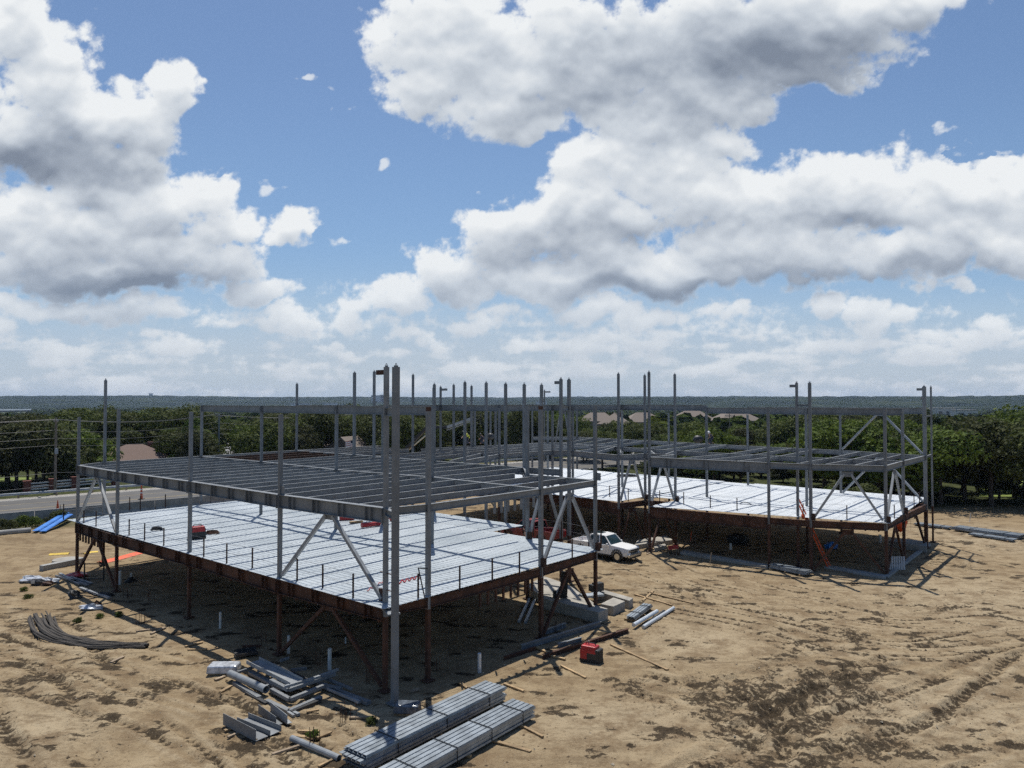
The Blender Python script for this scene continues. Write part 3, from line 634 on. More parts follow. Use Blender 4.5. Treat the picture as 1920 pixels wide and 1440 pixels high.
# ---------------------------------------------------------------- vehicles
def pickup(loc, yaw, name, label, paint, roof=True):
    """x forward, y left; extended cab pickup 5.9 m long"""
    t = thing(name, label, 'pickup', loc); t.rotation_euler = (0, 0, yaw); t['_o'] = (0, 0, 0); PM = M[paint]
    def ring(x, w, z0, z1, k=.9):   # cross section: sill, belt, top
        return [(x, -w, z0), (x, -w, (z0 + z1) / 2), (x, -w * k, z1), (x, w * k, z1), (x, w, (z0 + z1) / 2), (x, w, z0)]
    def loft(m, secs):
        P = []; n_ = len(secs[0])
        for s in secs: P += s
        fs = []
        for i in range(len(secs) - 1):
            for j in range(n_): fs.append((i * n_ + j, i * n_ + (j + 1) % n_, (i + 1) * n_ + (j + 1) % n_, (i + 1) * n_ + j))
        fs += [tuple(range(n_ - 1, -1, -1)), tuple(range((len(secs) - 1) * n_, len(secs) * n_))]
        m.add(P, fs); return m
    m = MB()
    loft(m, [ring(2.88, .80, .62, 1.02, .93), ring(2.80, .94, .5, 1.10, .93), ring(2.0, .98, .46, 1.18, .92), ring(1.15, .98, .46, 1.24, .92), ring(1.05, .98, .46, 1.24, .93), ring(-.95, .98, .46, 1.24, .95)])
    body = m.build('body', PM, t, bevel=.03)
    # cab: roof on raked pillars, open for the glass
    m = MB(); loft(m, [[(.62, -.74, 1.84), (.62, .74, 1.84), (.5, .72, 1.91), (.5, -.72, 1.91)], [(-.15, -.76, 1.86), (-.15, .76, 1.86), (-.15, .74, 1.95), (-.15, -.74, 1.95)], [(-.85, -.74, 1.82), (-.85, .74, 1.82), (-.8, .7, 1.9), (-.8, -.7, 1.9)]])
    m.build('roof', PM, t, bevel=.03)
    for s in (-1, 1):
        m = MB()
        for a, b_, w in (((1.22, .9 * s, 1.2), (.58, .73 * s, 1.87), .075), ((.15, .93 * s, 1.2), (.05, .76 * s, 1.87), .09), ((-.5, .93 * s, 1.2), (-.45, .75 * s, 1.86), .09), ((-.95, .92 * s, 1.2), (-.83, .73 * s, 1.86), .12)): m.bar(a, b_, w, w * .8)
        m.build('window_frame', PM, t)
    m = MB(); m.add([(1.2, -.86, 1.22), (1.2, .86, 1.22), (.58, .72, 1.85), (.58, -.72, 1.85)], [(0, 1, 2, 3)]); m.build('windshield', M['glass'], t)
    for s in (-1, 1):
        m = MB(); m.add([(1.1, .90 * s, 1.22), (.16, .92 * s, 1.22), (.1, .755 * s, 1.86), (.58, .735 * s, 1.86)], [(0, 1, 2, 3)]); m.add([(.1, .92 * s, 1.22), (-.9, .92 * s, 1.22), (-.82, .745 * s, 1.84), (.03, .76 * s, 1.86)], [(0, 1, 2, 3)])
        m.build('side_window', M['glass'], t)
        d = MB().box((.55, .975 * s, .86), (1.15, .035, .68)).build('door', PM, t, bevel=.015)
        MB().box((.08, 1.0 * s, 1.04), (.17, .03, .035)).build('handle', M['dark'], d)
        MB().box((.98, 1.08 * s, 1.28), (.14, .2, .17)).build('mirror', PM, t, bevel=.03)
        MB().box((2.86, .68 * s, .88), (.07, .3, .19)).build('headlight', M['chrome'], t, bevel=.02)
        MB().box((-2.93, .86 * s, .98), (.05, .12, .36)).build('tail_light', M['red'], t)
        for x in (1.86, -1.72):
            w = MB().hollow((x, .78 * s, .40), (x, 1.0 * s, .40), .40, .15, 20).build('wheel', M['black'], t, smooth=False)
            MB().tube((x, .80 * s, .40), (x, .985 * s, .40), .25, 14).build('rim', M['chrome'], w)
            a = MB(); 
            for i in range(9):
                th = math.pi * i / 8; a.box((x + .50 * math.cos(th), .985 * s, .42 + .50 * math.sin(th)), (.12, .05, .2), 0)
            a.build('wheel_arch', M['dark'], t)
    m = MB()
    for s in (-1, 1): m.box((-1.92, .94 * s, .92), (1.94, .09, .66))
    m.box((-2.86, 0, .92), (.07, 1.8, .62)); m.box((-1.0, 0, .95), (.06, 1.8, .7)); m.box((-1.92, 0, .66), (1.9, 1.8, .08)); m.build('cargo_bed', PM, t, bevel=.02)
    MB().box((2.90, 0, .86), (.07, 1.04, .3)).build('grille', M['dark'], t); MB().box((2.93, 0, .87), (.05, 1.06, .05)).build('grille_bar', M['chrome'], t)
    MB().box((2.94, 0, .56), (.2, 1.9, .24)).build('bumper', M['chrome'], t, bevel=.04); MB().box((2.98, 0, .42), (.14, 1.6, .12)).build('air_dam', M['black'], t)
    for s in (-1, 1): MB().box((.1, .99 * s, .42), (2.3, .1, .07)).build('running_board', M['dark'], t)
    MB().box((-.35, 0, 1.965), (.62, .7, .03)).build('sunroof', M['glass'], t) if roof else None
    MB().box((-.2, 0, .42), (5.0, 1.5, .2)).build('chassis', M['black'], t)
    return t
hd = math.atan2(-.654, .756)
tp = gat(1173, 1057); tc_ = Vector((tp.x, tp.y, 0)) - Vector((math.cos(hd), math.sin(hd), 0)) * 2.55 + Vector((-math.sin(hd), math.cos(hd), 0)) * 1.0
truck = pickup((tc_.x, tc_.y, gzf(tc_.x, tc_.y)), hd, 'pickup_truck', 'white extended cab pickup parked on the soil between the two wings', 'white'); truck.scale = (.93, .93, .95)
rp_ = atY(998, 985, 63); pickup((rp_.x, rp_.y, 0), hd + math.pi, 'pickup_truck', 'red pickup half hidden behind the near metal deck', 'dullred', False)
def truckpt(x, y, z): 
    c, s = math.cos(hd), math.sin(hd); return Vector((tc_.x + x * c - y * s, tc_.y + x * s + y * c, z))
def cooler(p, yaw, label):
    t = thing('cooler', label, 'cooler', p)
    MB().box((p.x, p.y, p.z + .17), (.6, .36, .34), yaw, .95).build('body', M['orange'], t, bevel=.03); MB().box((p.x, p.y, p.z + .37), (.62, .38, .07), yaw).build('lid', M['white'], t, bevel=.02)
cooler(truckpt(-1.5, -.3, .72), hd, 'orange cooler standing in the bed of the white pickup')

# telescopic boom lift working behind the frame
bp_ = atY(756, 850, 88); bp_.z = gzf(bp_.x, bp_.y)
bl = thing('boom_lift', 'dark articulated boom lift raised behind the bare floor beams', 'boom lift', bp_)
MB().box((bp_.x, bp_.y, .75), (3.0, 2.2, .8), .3).build('chassis', M['dark'], bl, bevel=.05)
MB().box((bp_.x, bp_.y, 1.6), (2.4, 1.6, .9), .6).build('turret', M['orange'], bl, bevel=.06)
for a, c in ((-1, -1), (-1, 1), (1, -1), (1, 1)):
    w = Vector((bp_.x + a * 1.1, bp_.y + c * 1.05, .45 + bp_.z)); MB().tube(w - Vector((0, .17, 0)), w + Vector((0, .17, 0)), .45, 16).build('wheel', M['black'], bl)
q0 = Vector((bp_.x, bp_.y, 2.0)); q1 = atY(757, 846, 87.5); q2 = atY(801, 801, 86); q3 = atY(838, 801, 86); q4 = atY(884, 785, 85)
MB().bar(q0, q1, .4, .45).bar(q1, q2, .3, .36).build('lower_boom', M['dark'], bl); MB().bar(q1 + Vector((.5, 0, .1)), q2 + Vector((.4, 0, -.5)), .12, .14).build('hydraulic_cylinder', M['chrome'], bl)
MB().bar(q2, q3, .26, .3).build('link', M['dark'], bl); MB().bar(q3, q4, .24, .32).bar(q3 - Vector((0, 0, .35)), q4 - Vector((0, 0, .3)), .1, .1).build('upper_boom', M['galv_dull'], bl)
m = MB()
for dz in (0, .55, 1.1):
    for a, c in (((-.5, -.4), (.5, -.4)), ((.5, -.4), (.5, .4)), ((.5, .4), (-.5, .4)), ((-.5, .4), (-.5, -.4))): m.bar(q4 + Vector((a[0] + .6, a[1], dz - .6)), q4 + Vector((c[0] + .6, c[1], dz - .6)), .05, .05)
for a in ((-.5, -.4), (.5, -.4), (.5, .4), (-.5, .4)): m.bar(q4 + Vector((a[0] + .6, a[1], -.6)), q4 + Vector((a[0] + .6, a[1], .5)), .05, .05)
m.build('basket', M['dark'], bl)

# ---------------------------------------------------------------- people on the upper steel
def person(p, pose, label, top, legs, hat, yaw=0.0, sc=1.0):
    t = bpy.data.objects.new('person', bpy.data.meshes.new('person')); COL.objects.link(t); tag(t, label, 'person')
    if pose == 'stand':
        J = dict(pel=(0, 0, .95), ch=(.02, 0, 1.35), nk=(.03, 0, 1.5), hd=(.05, 0, 1.66), lk=(.05, .12, .5), lf=(0, .14, .06), lt=(.16, .14, .03), rk=(.06, -.12, .5), rf=(-.02, -.15, .06), rt=(.14, -.15, .03),
                 ls=(.02, .2, 1.42), le=(.08, .27, 1.14), lh=(.28, .22, 1.0), rs=(.02, -.2, 1.42), re=(.1, -.27, 1.14), rh=(.3, -.2, 1.02))
    else:
        J = dict(pel=(-.1, 0, .42), ch=(.12, 0, .78), nk=(.2, 0, .9), hd=(.29, 0, 1.02), lk=(.32, .15, .5), lf=(.22, .15, .06), lt=(.38, .15, .03), rk=(.2, -.16, .08), rf=(-.22, -.16, .08), rt=(-.3, -.16, .05),
                 ls=(.13, .2, .84), le=(.32, .26, .62), lh=(.5, .18, .5), rs=(.13, -.2, .84), re=(.34, -.25, .6), rh=(.52, -.14, .46))
    Rr = dict(pel=.15, ch=.16, nk=.06, hd=.105, lk=.075, lf=.05, lt=.04, rk=.075, rf=.05, rt=.04, ls=.07, le=.045, lh=.035, rs=.07, re=.045, rh=.035)
    E_ = [('pel', 'ch'), ('ch', 'nk'), ('nk', 'hd'), ('pel', 'lk'), ('lk', 'lf'), ('lf', 'lt'), ('pel', 'rk'), ('rk', 'rf'), ('rf', 'rt'), ('ch', 'ls'), ('ls', 'le'), ('le', 'lh'), ('ch', 'rs'), ('rs', 're'), ('re', 'rh')]
    ks = list(J); t.data.from_pydata([Vector(J[k]) * sc for k in ks], [(ks.index(a), ks.index(c)) for a, c in E_], [])
    sk = t.modifiers.new('skin', 'SKIN'); lay = t.data.skin_vertices[0].data if t.data.skin_vertices else None
    if lay is None:
        bm = bmesh.new(); bm.from_mesh(t.data); bm.verts.layers.skin.verify(); bm.to_mesh(t.data); bm.free(); lay = t.data.skin_vertices[0].data
    for i, k in enumerate(ks): lay[i].radius = (Rr[k] * sc, Rr[k] * sc); lay[i].use_root = (k == 'pel')
    t.modifiers.new('sub', 'SUBSURF').render_levels = 2
    t.data.materials.append(M['skin']); t.location = p; t.rotation_euler = (0, 0, yaw)
    def clothe(nm, keys, mat, grow):
        o = bpy.data.objects.new(nm, bpy.data.meshes.new(nm)); COL.objects.link(o); o.parent = t
        o.data.from_pydata([Vector(J[k]) * sc for k in keys], [(keys.index(a), keys.index(c)) for a, c in E_ if a in keys and c in keys], [])
        bm = bmesh.new(); bm.from_mesh(o.data); bm.verts.layers.skin.verify(); bm.to_mesh(o.data); bm.free()
        o.modifiers.new('skin', 'SKIN')
        for i, k in enumerate(keys): o.data.skin_vertices[0].data[i].radius = (Rr[k] * grow * sc, Rr[k] * grow * sc); o.data.skin_vertices[0].data[i].use_root = (i == 0)
        o.modifiers.new('sub', 'SUBSURF').render_levels = 2; o.data.materials.append(M[mat])
    clothe('shirt', ['pel', 'ch', 'ls', 'le', 'rs', 're'], top, 1.16); clothe('trousers', ['pel', 'lk', 'lf', 'rk', 'rf'], legs, 1.22)
    h = Vector(J['hd']) * sc; hm_ = MB().blob((h.x, h.y, h.z + .05 * sc), (.14 * sc, .13 * sc, .12 * sc), 12, 6); hm_.tube((h.x, h.y, h.z + .03), (h.x, h.y, h.z + .05), .17 * sc, 14)
    hm_.build('hard_hat', M[hat], t)
    MB().blob((h.x + .1 * sc, h.y, h.z - .01), (.02, .018, .025), 6, 4).build('nose', M['skin'], t)
    return t
person(at(877, 832, Z2), 'kneel', 'worker kneeling on the bare beams in a yellow vest and white hard hat', 'vest', 'denim', 'hat', 3.6, 1.25)
person(at(906, 832, Z2), 'kneel', 'worker in dark clothes bent low beside the yellow vested worker', 'denim', 'denim', 'dark', 3.2, .95)
person(at(1334, 832, Z2), 'kneel', 'worker in a white hard hat crouching on the far wing beams', 'denim', 'denim', 'hat', 3.4, 1.15)
def bag(p, sc, label, mat='dark'):
    return tag(MB().blob((p.x, p.y, p.z + .22 * sc), (.34 * sc, .24 * sc, .24 * sc), 10, 6, .16).tube((p.x - .1, p.y, p.z + .42 * sc), (p.x + .14, p.y, p.z + .43 * sc), .03, 5).build('tool_bag', M[mat], smooth=True), label, 'bag')
bag(at(1309, 830, Z2), 1.7, 'dark tool bag left on the far wing beams'); bag(at(919, 824, Z2), 1.6, 'dark tool bag on the beams behind the kneeling workers')

# ---------------------------------------------------------------- welding machines, ladder and things on the decks
def welder(p, yaw, label, sc=1.0):
    t = thing('welding_machine', label, 'welder', p); x, y, z = p
    c, s = math.cos(yaw), math.sin(yaw); q = lambda a, b_, h: (x + (a * c - b_ * s) * sc, y + (a * s + b_ * c) * sc, z + h * sc)
    MB().box(q(0, 0, .09), (1.02 * sc, .58 * sc, .12 * sc), yaw).build('skid', M['black'], t)
    MB().box(q(0, 0, .40), (1.0 * sc, .54 * sc, .52 * sc), yaw, .98).build('lower_panel', M['dark'], t, bevel=.02)
    MB().box(q(-.06, 0, .62), (.84 * sc, .57 * sc, .34 * sc), yaw, .9).build('hood', M['red'], t, bevel=.04)
    MB().box(q(-.3, -.275, .36), (.36 * sc, .02, .44 * sc), yaw).build('side_panel', M['red'], t)
    MB().box(q(.505, 0, .42), (.02, .46 * sc, .44 * sc), yaw).build('control_panel', M['black'], t)
    MB().tube(q(-.2, .1, .8), q(-.2, .1, .95), .04 * sc, 8).build('exhaust', M['chrome'], t)
    MB().path([q(-.3, 0, .78), q(-.25, 0, .9), q(.2, 0, .9), q(.25, 0, .78)], .022, 6).build('lifting_bail', M['dark'], t)
    return t
wp = gat(1109, 1240); welder(wp, .15 + math.atan2(UU.y, -UU.x) * -1, 'red engine welder standing on the sunlit soil beside long rusty beams', .95)
welder(at(369, 1010, Z1 + .03), ANG_V + 2.9, 'red engine welder on the metal deck beside a front column', .95)
lt = thing('extension_ladder', 'orange extension ladder leaning on the far wing deck edge', 'ladder', gat(1556, 1066))
a0 = gat(1556, 1066); a1 = at(1508, 963, Z1 + .1); a1 = a0 + (a1 - a0) * 1.02; sid = (a1 - a0).cross(Vector((0, 0, 1))).normalized() * .21; a2 = a0 + (a1 - a0) * 1.24
for s in (-1, 1): MB().bar(a0 + sid * s, a2 + sid * s, .045, .09).build('side_rail', M['orange'], lt)
for i in range(19): c = a0.lerp(a2, (i + .6) / 19.5); MB().tube(c - sid, c + sid, .02, 6).build('rung', M['galv_dull'], lt)
def lump(px, py, z, r, mat, name, label, cat, jit=.22, group=None, seg=12):
    p = at(px, py, z) if z is not None else gat(px, py)
    return tag(MB().blob((p.x, p.y, p.z + r[2] * .8), r, seg, 7, jit).build(name, M[mat], smooth=False), label, cat, group)
lump(1506, 972, Z1, (.13, .13, .2), 'orange', 'tool_bucket', 'orange bucket at the deck corner by the orange ladder', 'bucket', .12)
MB_ = MB(); o_ = at(1688, 987, 2.2)
tag(MB().blob((o_.x, o_.y, 2.45), (.55, .3, .62), 14, 8, .2).build('mesh_bundle', M['orange'], smooth=True), 'round orange mesh bundle hanging under the far wing end beam', 'mesh bundle')
def coil(p, r, label, mat, name='hose_coil', cat='hose'):
    m = MB()
    for k in range(4):
        pts = [Vector((p.x + (r - .03 * k) * math.cos(a) * 1.25, p.y + (r - .03 * k) * math.sin(a), p.z + .03 + .04 * k)) for a in [2 * math.pi * i / 18 for i in range(19)]]
        m.path(pts, .025, 5)
    return tag(m.build(name, M[mat]), label, cat)
ZD = Z1 + .06
coil(at(398, 1000, ZD), .35, 'coil of brown cable on the deck beside the red welder', 'rust', 'cable_coil', 'cable')
coil(at(294, 993, ZD), .3, 'dark coil of cable lying on the deck behind the guard posts', 'dark', 'cable_coil', 'cable')
coil(at(1175, 893, ZD), .9, 'dark heap of rigging on the far deck behind a chevron brace', 'dark', 'rigging', 'rigging')
def roll(pa, pb, z, r, mat, name, label, cat):
    a, c = at(*pa, z + r), at(*pb, z + r); return tag(MB().tube(a, c, r, 10).build(name, M[mat], smooth=False), label, cat)
roll((678, 985), (712, 981), ZD, .16, 'red', 'tarp_roll', 'long red rolled tarp lying on the metal deck', 'tarp')
tb = thing('tool_box', 'red gang box open on the deck under the deep girder', 'tool box', at(650, 974, ZD)); p = at(650, 974, ZD)
MB().box((p.x, p.y, p.z + .2), (1.0, .5, .4), .3).build('body', M['red'], tb, bevel=.02); MB().box((p.x + .05, p.y + .28, p.z + .55), (1.0, .06, .5), .3).build('lid', M['dark'], tb)
tag(MB().box((at(668, 980, ZD).x, at(668, 980, ZD).y, ZD + .06), (.9, .3, .1), .5).build('lumber_block', M['wood'], None), 'pale timber block on the deck between the gang box and the red tarp', 'timber')
lump(735, 976, ZD, (.22, .2, .22), 'red', 'tool_bucket', 'red bucket on the deck seen behind the tall grey column', 'bucket', .05)
m = MB()
for i in range(26):
    a = at(738 + i * 1.9, 1094 - i * .5 + 3 * math.sin(i * 1.3), ZD); c = at(738 + (i + 1) * 1.9, 1094 - (i + 1) * .5 + 3 * math.sin((i + 1) * 1.3), ZD); m.tube(a, c, .022, 5)
tag(m.build('air_hose', M['red']), 'red hose snaking over the deck near the front corner', 'hose')
m = MB()
for i in range(22):
    a = at(688 + i * 1.5, 1107 - i * .85 + 2 * math.sin(i * 1.1), ZD); c = at(688 + (i + 1) * 1.5, 1107 - (i + 1) * .85 + 2 * math.sin((i + 1) * 1.1), ZD); m.tube(a, c, .02, 5)
tag(m.build('air_hose', M['pink']), 'faded pink cord on the deck by the front girder', 'hose')
lump(1017, 1053, ZD, (.2, .2, .16), 'orange', 'tool_bucket', 'orange bag at the foot of the corner column above the deck edge', 'bag', .2)
p = at(1387, 945, ZD); tag(MB().path([p + Vector((.12 * i, 0, .05 + .1 * math.sin(i * .5))) for i in range(9)], .03, 5).build('cable', M['dark']), 'short black cable end on the far deck beside a guard post', 'cable')

# ---------------------------------------------------------------- stacks of metal decking on the ground
def bundle(pa, pb, width, layers, label, short, straps=3, nrib=5):
    a, c = gat(*pa, .12), gat(*pb, .12); d = (c - a).normalized(); side = d.cross(Vector((0, 0, 1))).normalized()
    t = thing('decking_bundle', label, 'decking bundle', a)
    pitch = width / nrib
    for k in range(layers):
        prof = []; off = rnd.uniform(-.045, .045); dz = .068 * k
        for i in range(nrib):
            x0 = -width / 2 + i * pitch + off
            prof += [(x0, dz + .06), (x0 + pitch * .76, dz + .06), (x0 + pitch * .80, dz - .005), (x0 + pitch * .95, dz - .005)]
        prof += [(width / 2 + off, dz + .06), (width / 2 + off + .012, dz)]
        lo = [(x, z - .014) for x, z in reversed(prof)]
        e0 = d * rnd.uniform(-.14, .14); MB().sweep(a + e0, c + e0, prof + lo).build('deck_sheet', M['galv_pack'], t)
    hgt = .068 * layers + .01
    for i in range(straps):
        p = a.lerp(c, (i + .6) / straps); m = MB()
        P = [p - side * (width / 2 + .03), p - side * (width / 2 + .03) + Vector((0, 0, hgt + .01)), p + side * (width / 2 + .03) + Vector((0, 0, hgt + .01)), p + side * (width / 2 + .03)]
        for u_, v_ in zip(P[:-1], P[1:]): m.bar(u_, v_, .035, .012, up=d)
        m.build('strap', M['dark'], t)
    for i in range(3):
        p = a.lerp(c, .08 + .4 * i); tag(MB().bar(p - side * (width / 2 + .18) - Vector((0, 0, .06)), p + side * (width / 2 + .12) - Vector((0, 0, .06)), .1, .1).build('wood_block', M['wood']), 'wooden bearer under the ' + short, 'timber', 'bearers under the ' + short)
    return t
bundle((662, 1436), (926, 1304), 1.12, 7, 'ribbed bundle of galvanised deck sheets beside the tall corner column', 'ribbed bundle beside the tall corner column', 3)
bundle((712, 1484), (980, 1336), 1.08, 6, 'ribbed bundle of galvanised deck sheets nearest the camera', 'ribbed bundle nearest the camera', 4)
bundle((1182, 1163), (1215, 1138), .5, 3, 'short stack of ribbed deck sheets on the soil right of the concrete blocks', 'short ribbed stack by the concrete blocks', 2, 3)
roll((1188, 1172), (1232, 1146), gzf(8, 44) + .1, .11, 'galv', 'steel_tube', 'bright grey tube lying left of a pair of tubes near the concrete blocks', 'tube')
roll((1210, 1172), (1245, 1146), gzf(8, 44), .09, 'dark', 'steel_tube', 'dark tube lying beside the bright grey tubes near the concrete blocks', 'tube')
roll((1206, 1176), (1263, 1140), gzf(8, 44), .10, 'galv', 'steel_tube', 'rightmost bright grey tube near the concrete blocks', 'tube')
bundle((1790, 991), (1915, 1008), 1.5, 4, 'long flat stack of grey deck sheets below the right hand trees', 'long flat stack below the right hand trees', 2)
bundle((1822, 1002), (1905, 1014), .9, 2, 'low stack of deck sheets in front of the long flat stack', 'low stack before the long flat stack', 2, 4)
bundle((1716, 982), (1780, 990), 1.0, 2, 'pale flat stack of sheets behind the far wing corner', 'pale flat stack behind the far wing corner', 2, 4)
bundle((1448, 1063), (1515, 1077), .8, 4, 'stack of grey deck sheets at the shaded front edge of the far wing', 'grey stack at the far wing front edge', 2, 4)
# ---------------------------------------------------------------- loose steel heap by the front corner
def gitem(name, label, cat, fn, mat, pa, pb, lift=0.0, grp=None):
    a, c = gat(*pa), gat(*pb); a.z += lift; c.z += lift; m = MB(); fn(m, a, c); return tag(m.build(name, M[mat]), label, cat, grp)
gitem('steel_pipe', 'thick pale grey pipe with an open end on the steel heap', 'pipe', lambda m, a, c: m.hollow(a, c, .155, .02, 18), 'steel2', (431, 1276), (499, 1307), .3)
gitem('steel_trough', 'wide pale grey steel trough lying across the top of the steel heap', 'trough', lambda m, a, c: m.channel(a, c, .62, .16, .025), 'steel2', (474, 1262), (556, 1305), .48)
gitem('steel_channel', 'grey channel with a tall web at the front of the steel heap', 'channel', lambda m, a, c: m.angle(c, a, .5, .42, .02), 'steel', (418, 1362), (479, 1394), .06)
gitem('steel_channel', 'grey channel lying right behind the tall web channel', 'channel', lambda m, a, c: m.channel(a, c, .5, .2, .02), 'steel', (455, 1353), (517, 1378), .05)
gitem('steel_channel', 'narrow upright grey channel between the front channels and the frames', 'channel', lambda m, a, c: m.angle(c, a, .26, .34, .02), 'steel', (484, 1340), (517, 1364), .05)
gitem('steel_channel', 'second narrow upright channel with a dark hollow side', 'channel', lambda m, a, c: m.angle(c, a, .2, .34, .02), 'steel2', (507, 1336), (538, 1361), .05)
def lframe(pts, w, h, lift, label, mat='steel'):
    P = [gat(*q) + Vector((0, 0, lift)) for q in pts]; m = MB()
    for a, c in zip(P[:-1], P[1:]): m.bar(a, c, w, h)
    return tag(m.build('angle_frame', M[mat]), label, 'steel frame', 'bent steel frames in the heap')
lframe([(508, 1295), (541, 1313), (628, 1282)], .16, .13, .42, 'topmost bent grey frame of the steel heap'); lframe([(509, 1303), (543, 1322), (612, 1294)], .16, .13, .22, 'second bent grey frame from the top of the heap')
lframe([(500, 1317), (541, 1337), (602, 1310)], .17, .13, .06, 'lowest bent grey frame of the steel heap'); lframe([(452, 1276), (492, 1297), (530, 1281)], .12, .1, .16, 'bent grey frame partly under the thick pipe'); lframe([(445, 1274), (475, 1264)], .1, .1, .3, 'short grey bar behind the thick pipe')
gitem('steel_bar', 'long dark bar at the right end of the steel heap', 'bar', lambda m, a, c: m.bar(a, c, .22, .14), 'steel', (600, 1288), (692, 1323), .1); gitem('steel_bar', 'bright thin bar beside the long dark bar', 'bar', lambda m, a, c: m.bar(a, c, .13, .1), 'steel2', (582, 1282), (674, 1322), .12)
gitem('steel_bar', 'bright bar crossing the top of the heap toward the front column', 'bar', lambda m, a, c: m.bar(a, c, .1, .1), 'steel2', (566, 1303), (634, 1277), .5); gitem('steel_bar', 'short bright bar in the shade behind the heap', 'bar', lambda m, a, c: m.bar(a, c, .12, .1), 'steel2', (526, 1243), (541, 1238), .1)
gitem('steel_bar', 'dark bar under the frames pointing at the front column', 'bar', lambda m, a, c: m.bar(a, c, .16, .12), 'dark', (545, 1338), (600, 1316), .05); gitem('steel_bar', 'small grey bar in front of the bent frames', 'bar', lambda m, a, c: m.bar(a, c, .1, .09), 'steel2', (540, 1338), (551, 1345), .05)
gitem('steel_bar', 'grey bar leaning over the rear of the heap', 'bar', lambda m, a, c: m.bar(a, c, .12, .12), 'steel', (545, 1270), (575, 1266), .3)
gitem('steel_tube', 'long grey tube lying alone left of the deck sheet bundles', 'tube', lambda m, a, c: m.hollow(a, c, .11, .015, 14), 'steel2', (547, 1390), (636, 1428), .11)
gitem('steel_plate', 'round grey plate lying in the middle of the heap', 'plate', lambda m, a, c: m.tube((a.x, a.y, a.z), (a.x, a.y, a.z + .03), .24, 18), 'steel2', (493, 1270), (500, 1270), .3)
gitem('steel_sheet', 'dark folded steel pieces on the soil behind the steel heap', 'sheet', lambda m, a, c: m.channel(a, c, .8, .14, .02), 'dark', (440, 1232), (482, 1226), .1); gitem('steel_bar', 'rusty bar lying behind the dark folded pieces', 'bar', lambda m, a, c: m.bar(a, c, .12, .1), 'rust', (455, 1216), (490, 1215), .1)
for i, (pa, pb, w, h, lf, lb) in enumerate((((440, 1283), (486, 1312), .2, .16, .05, 'grey bar under the thick pale pipe'), ((470, 1268), (530, 1300), .26, .12, .18, 'flat grey bar under the wide trough'), ((520, 1262), (592, 1296), .12, .1, .3, 'thin grey bar running behind the wide trough'), ((556, 1284), (640, 1300), .14, .1, .2, 'grey bar lying slantwise on the frames'),
        ((534, 1312), (600, 1292), .1, .1, .52, 'narrow bar on top of the frames'), ((462, 1301), (500, 1322), .16, .1, .05, 'dull bar in front of the thick pale pipe'), ((606, 1281), (660, 1303), .1, .09, .24, 'thin dark bar over the right end of the heap'), ((525, 1326), (560, 1342), .14, .1, .04, 'short bar below the lowest frame'))):
    gitem('steel_bar', lb, 'bar', lambda m, a, c: m.bar(a, c, w, h), ('steel', 'steel2', 'dark')[i % 3], pa, pb, lf)
# long pieces along the right front facade
for nm, lb, mt, pa, pb, w in (('steel_beam', 'long grey beam on the ground along the near wing, left of the welder', 'steel', (978, 1219), (1126, 1174), .24), ('steel_beam', 'grey beam lying close to the corner column in the shade', 'steel', (1022, 1190), (1060, 1176), .22),
                      ('rusty_beam', 'long rusty beam on the soil behind the red welder', 'rust', (1018, 1236), (1178, 1186), .2), ('rusty_beam', 'short rusty beam at the shade edge near the white pipe', 'rust', (945, 1238), (1004, 1219), .16), ('steel_beam', 'short grey beam in front of the long rusty beam', 'steel', (1046, 1214), (1090, 1202), .18)):
    gitem(nm, lb, 'beam', lambda m, a, c: m.ibeam(a + Vector((0, 0, w)), c + Vector((0, 0, w)), w, w * .8), mt, pa, pb, .02)
for i, (pa, pb) in enumerate((((973, 1168), (993, 1126)), ((985, 1170), (1003, 1128)))): 
    a, c = gat(*pa), gat(*pb); tag(MB().bar(a + Vector((0, 0, .08)), c + Vector((0, 0, .1)), .14, .12).build('steel_tube', M['galv_dull']), ('left' if i == 0 else 'right') + ' one of two grey tubes side by side in shade under the near deck', 'tube')
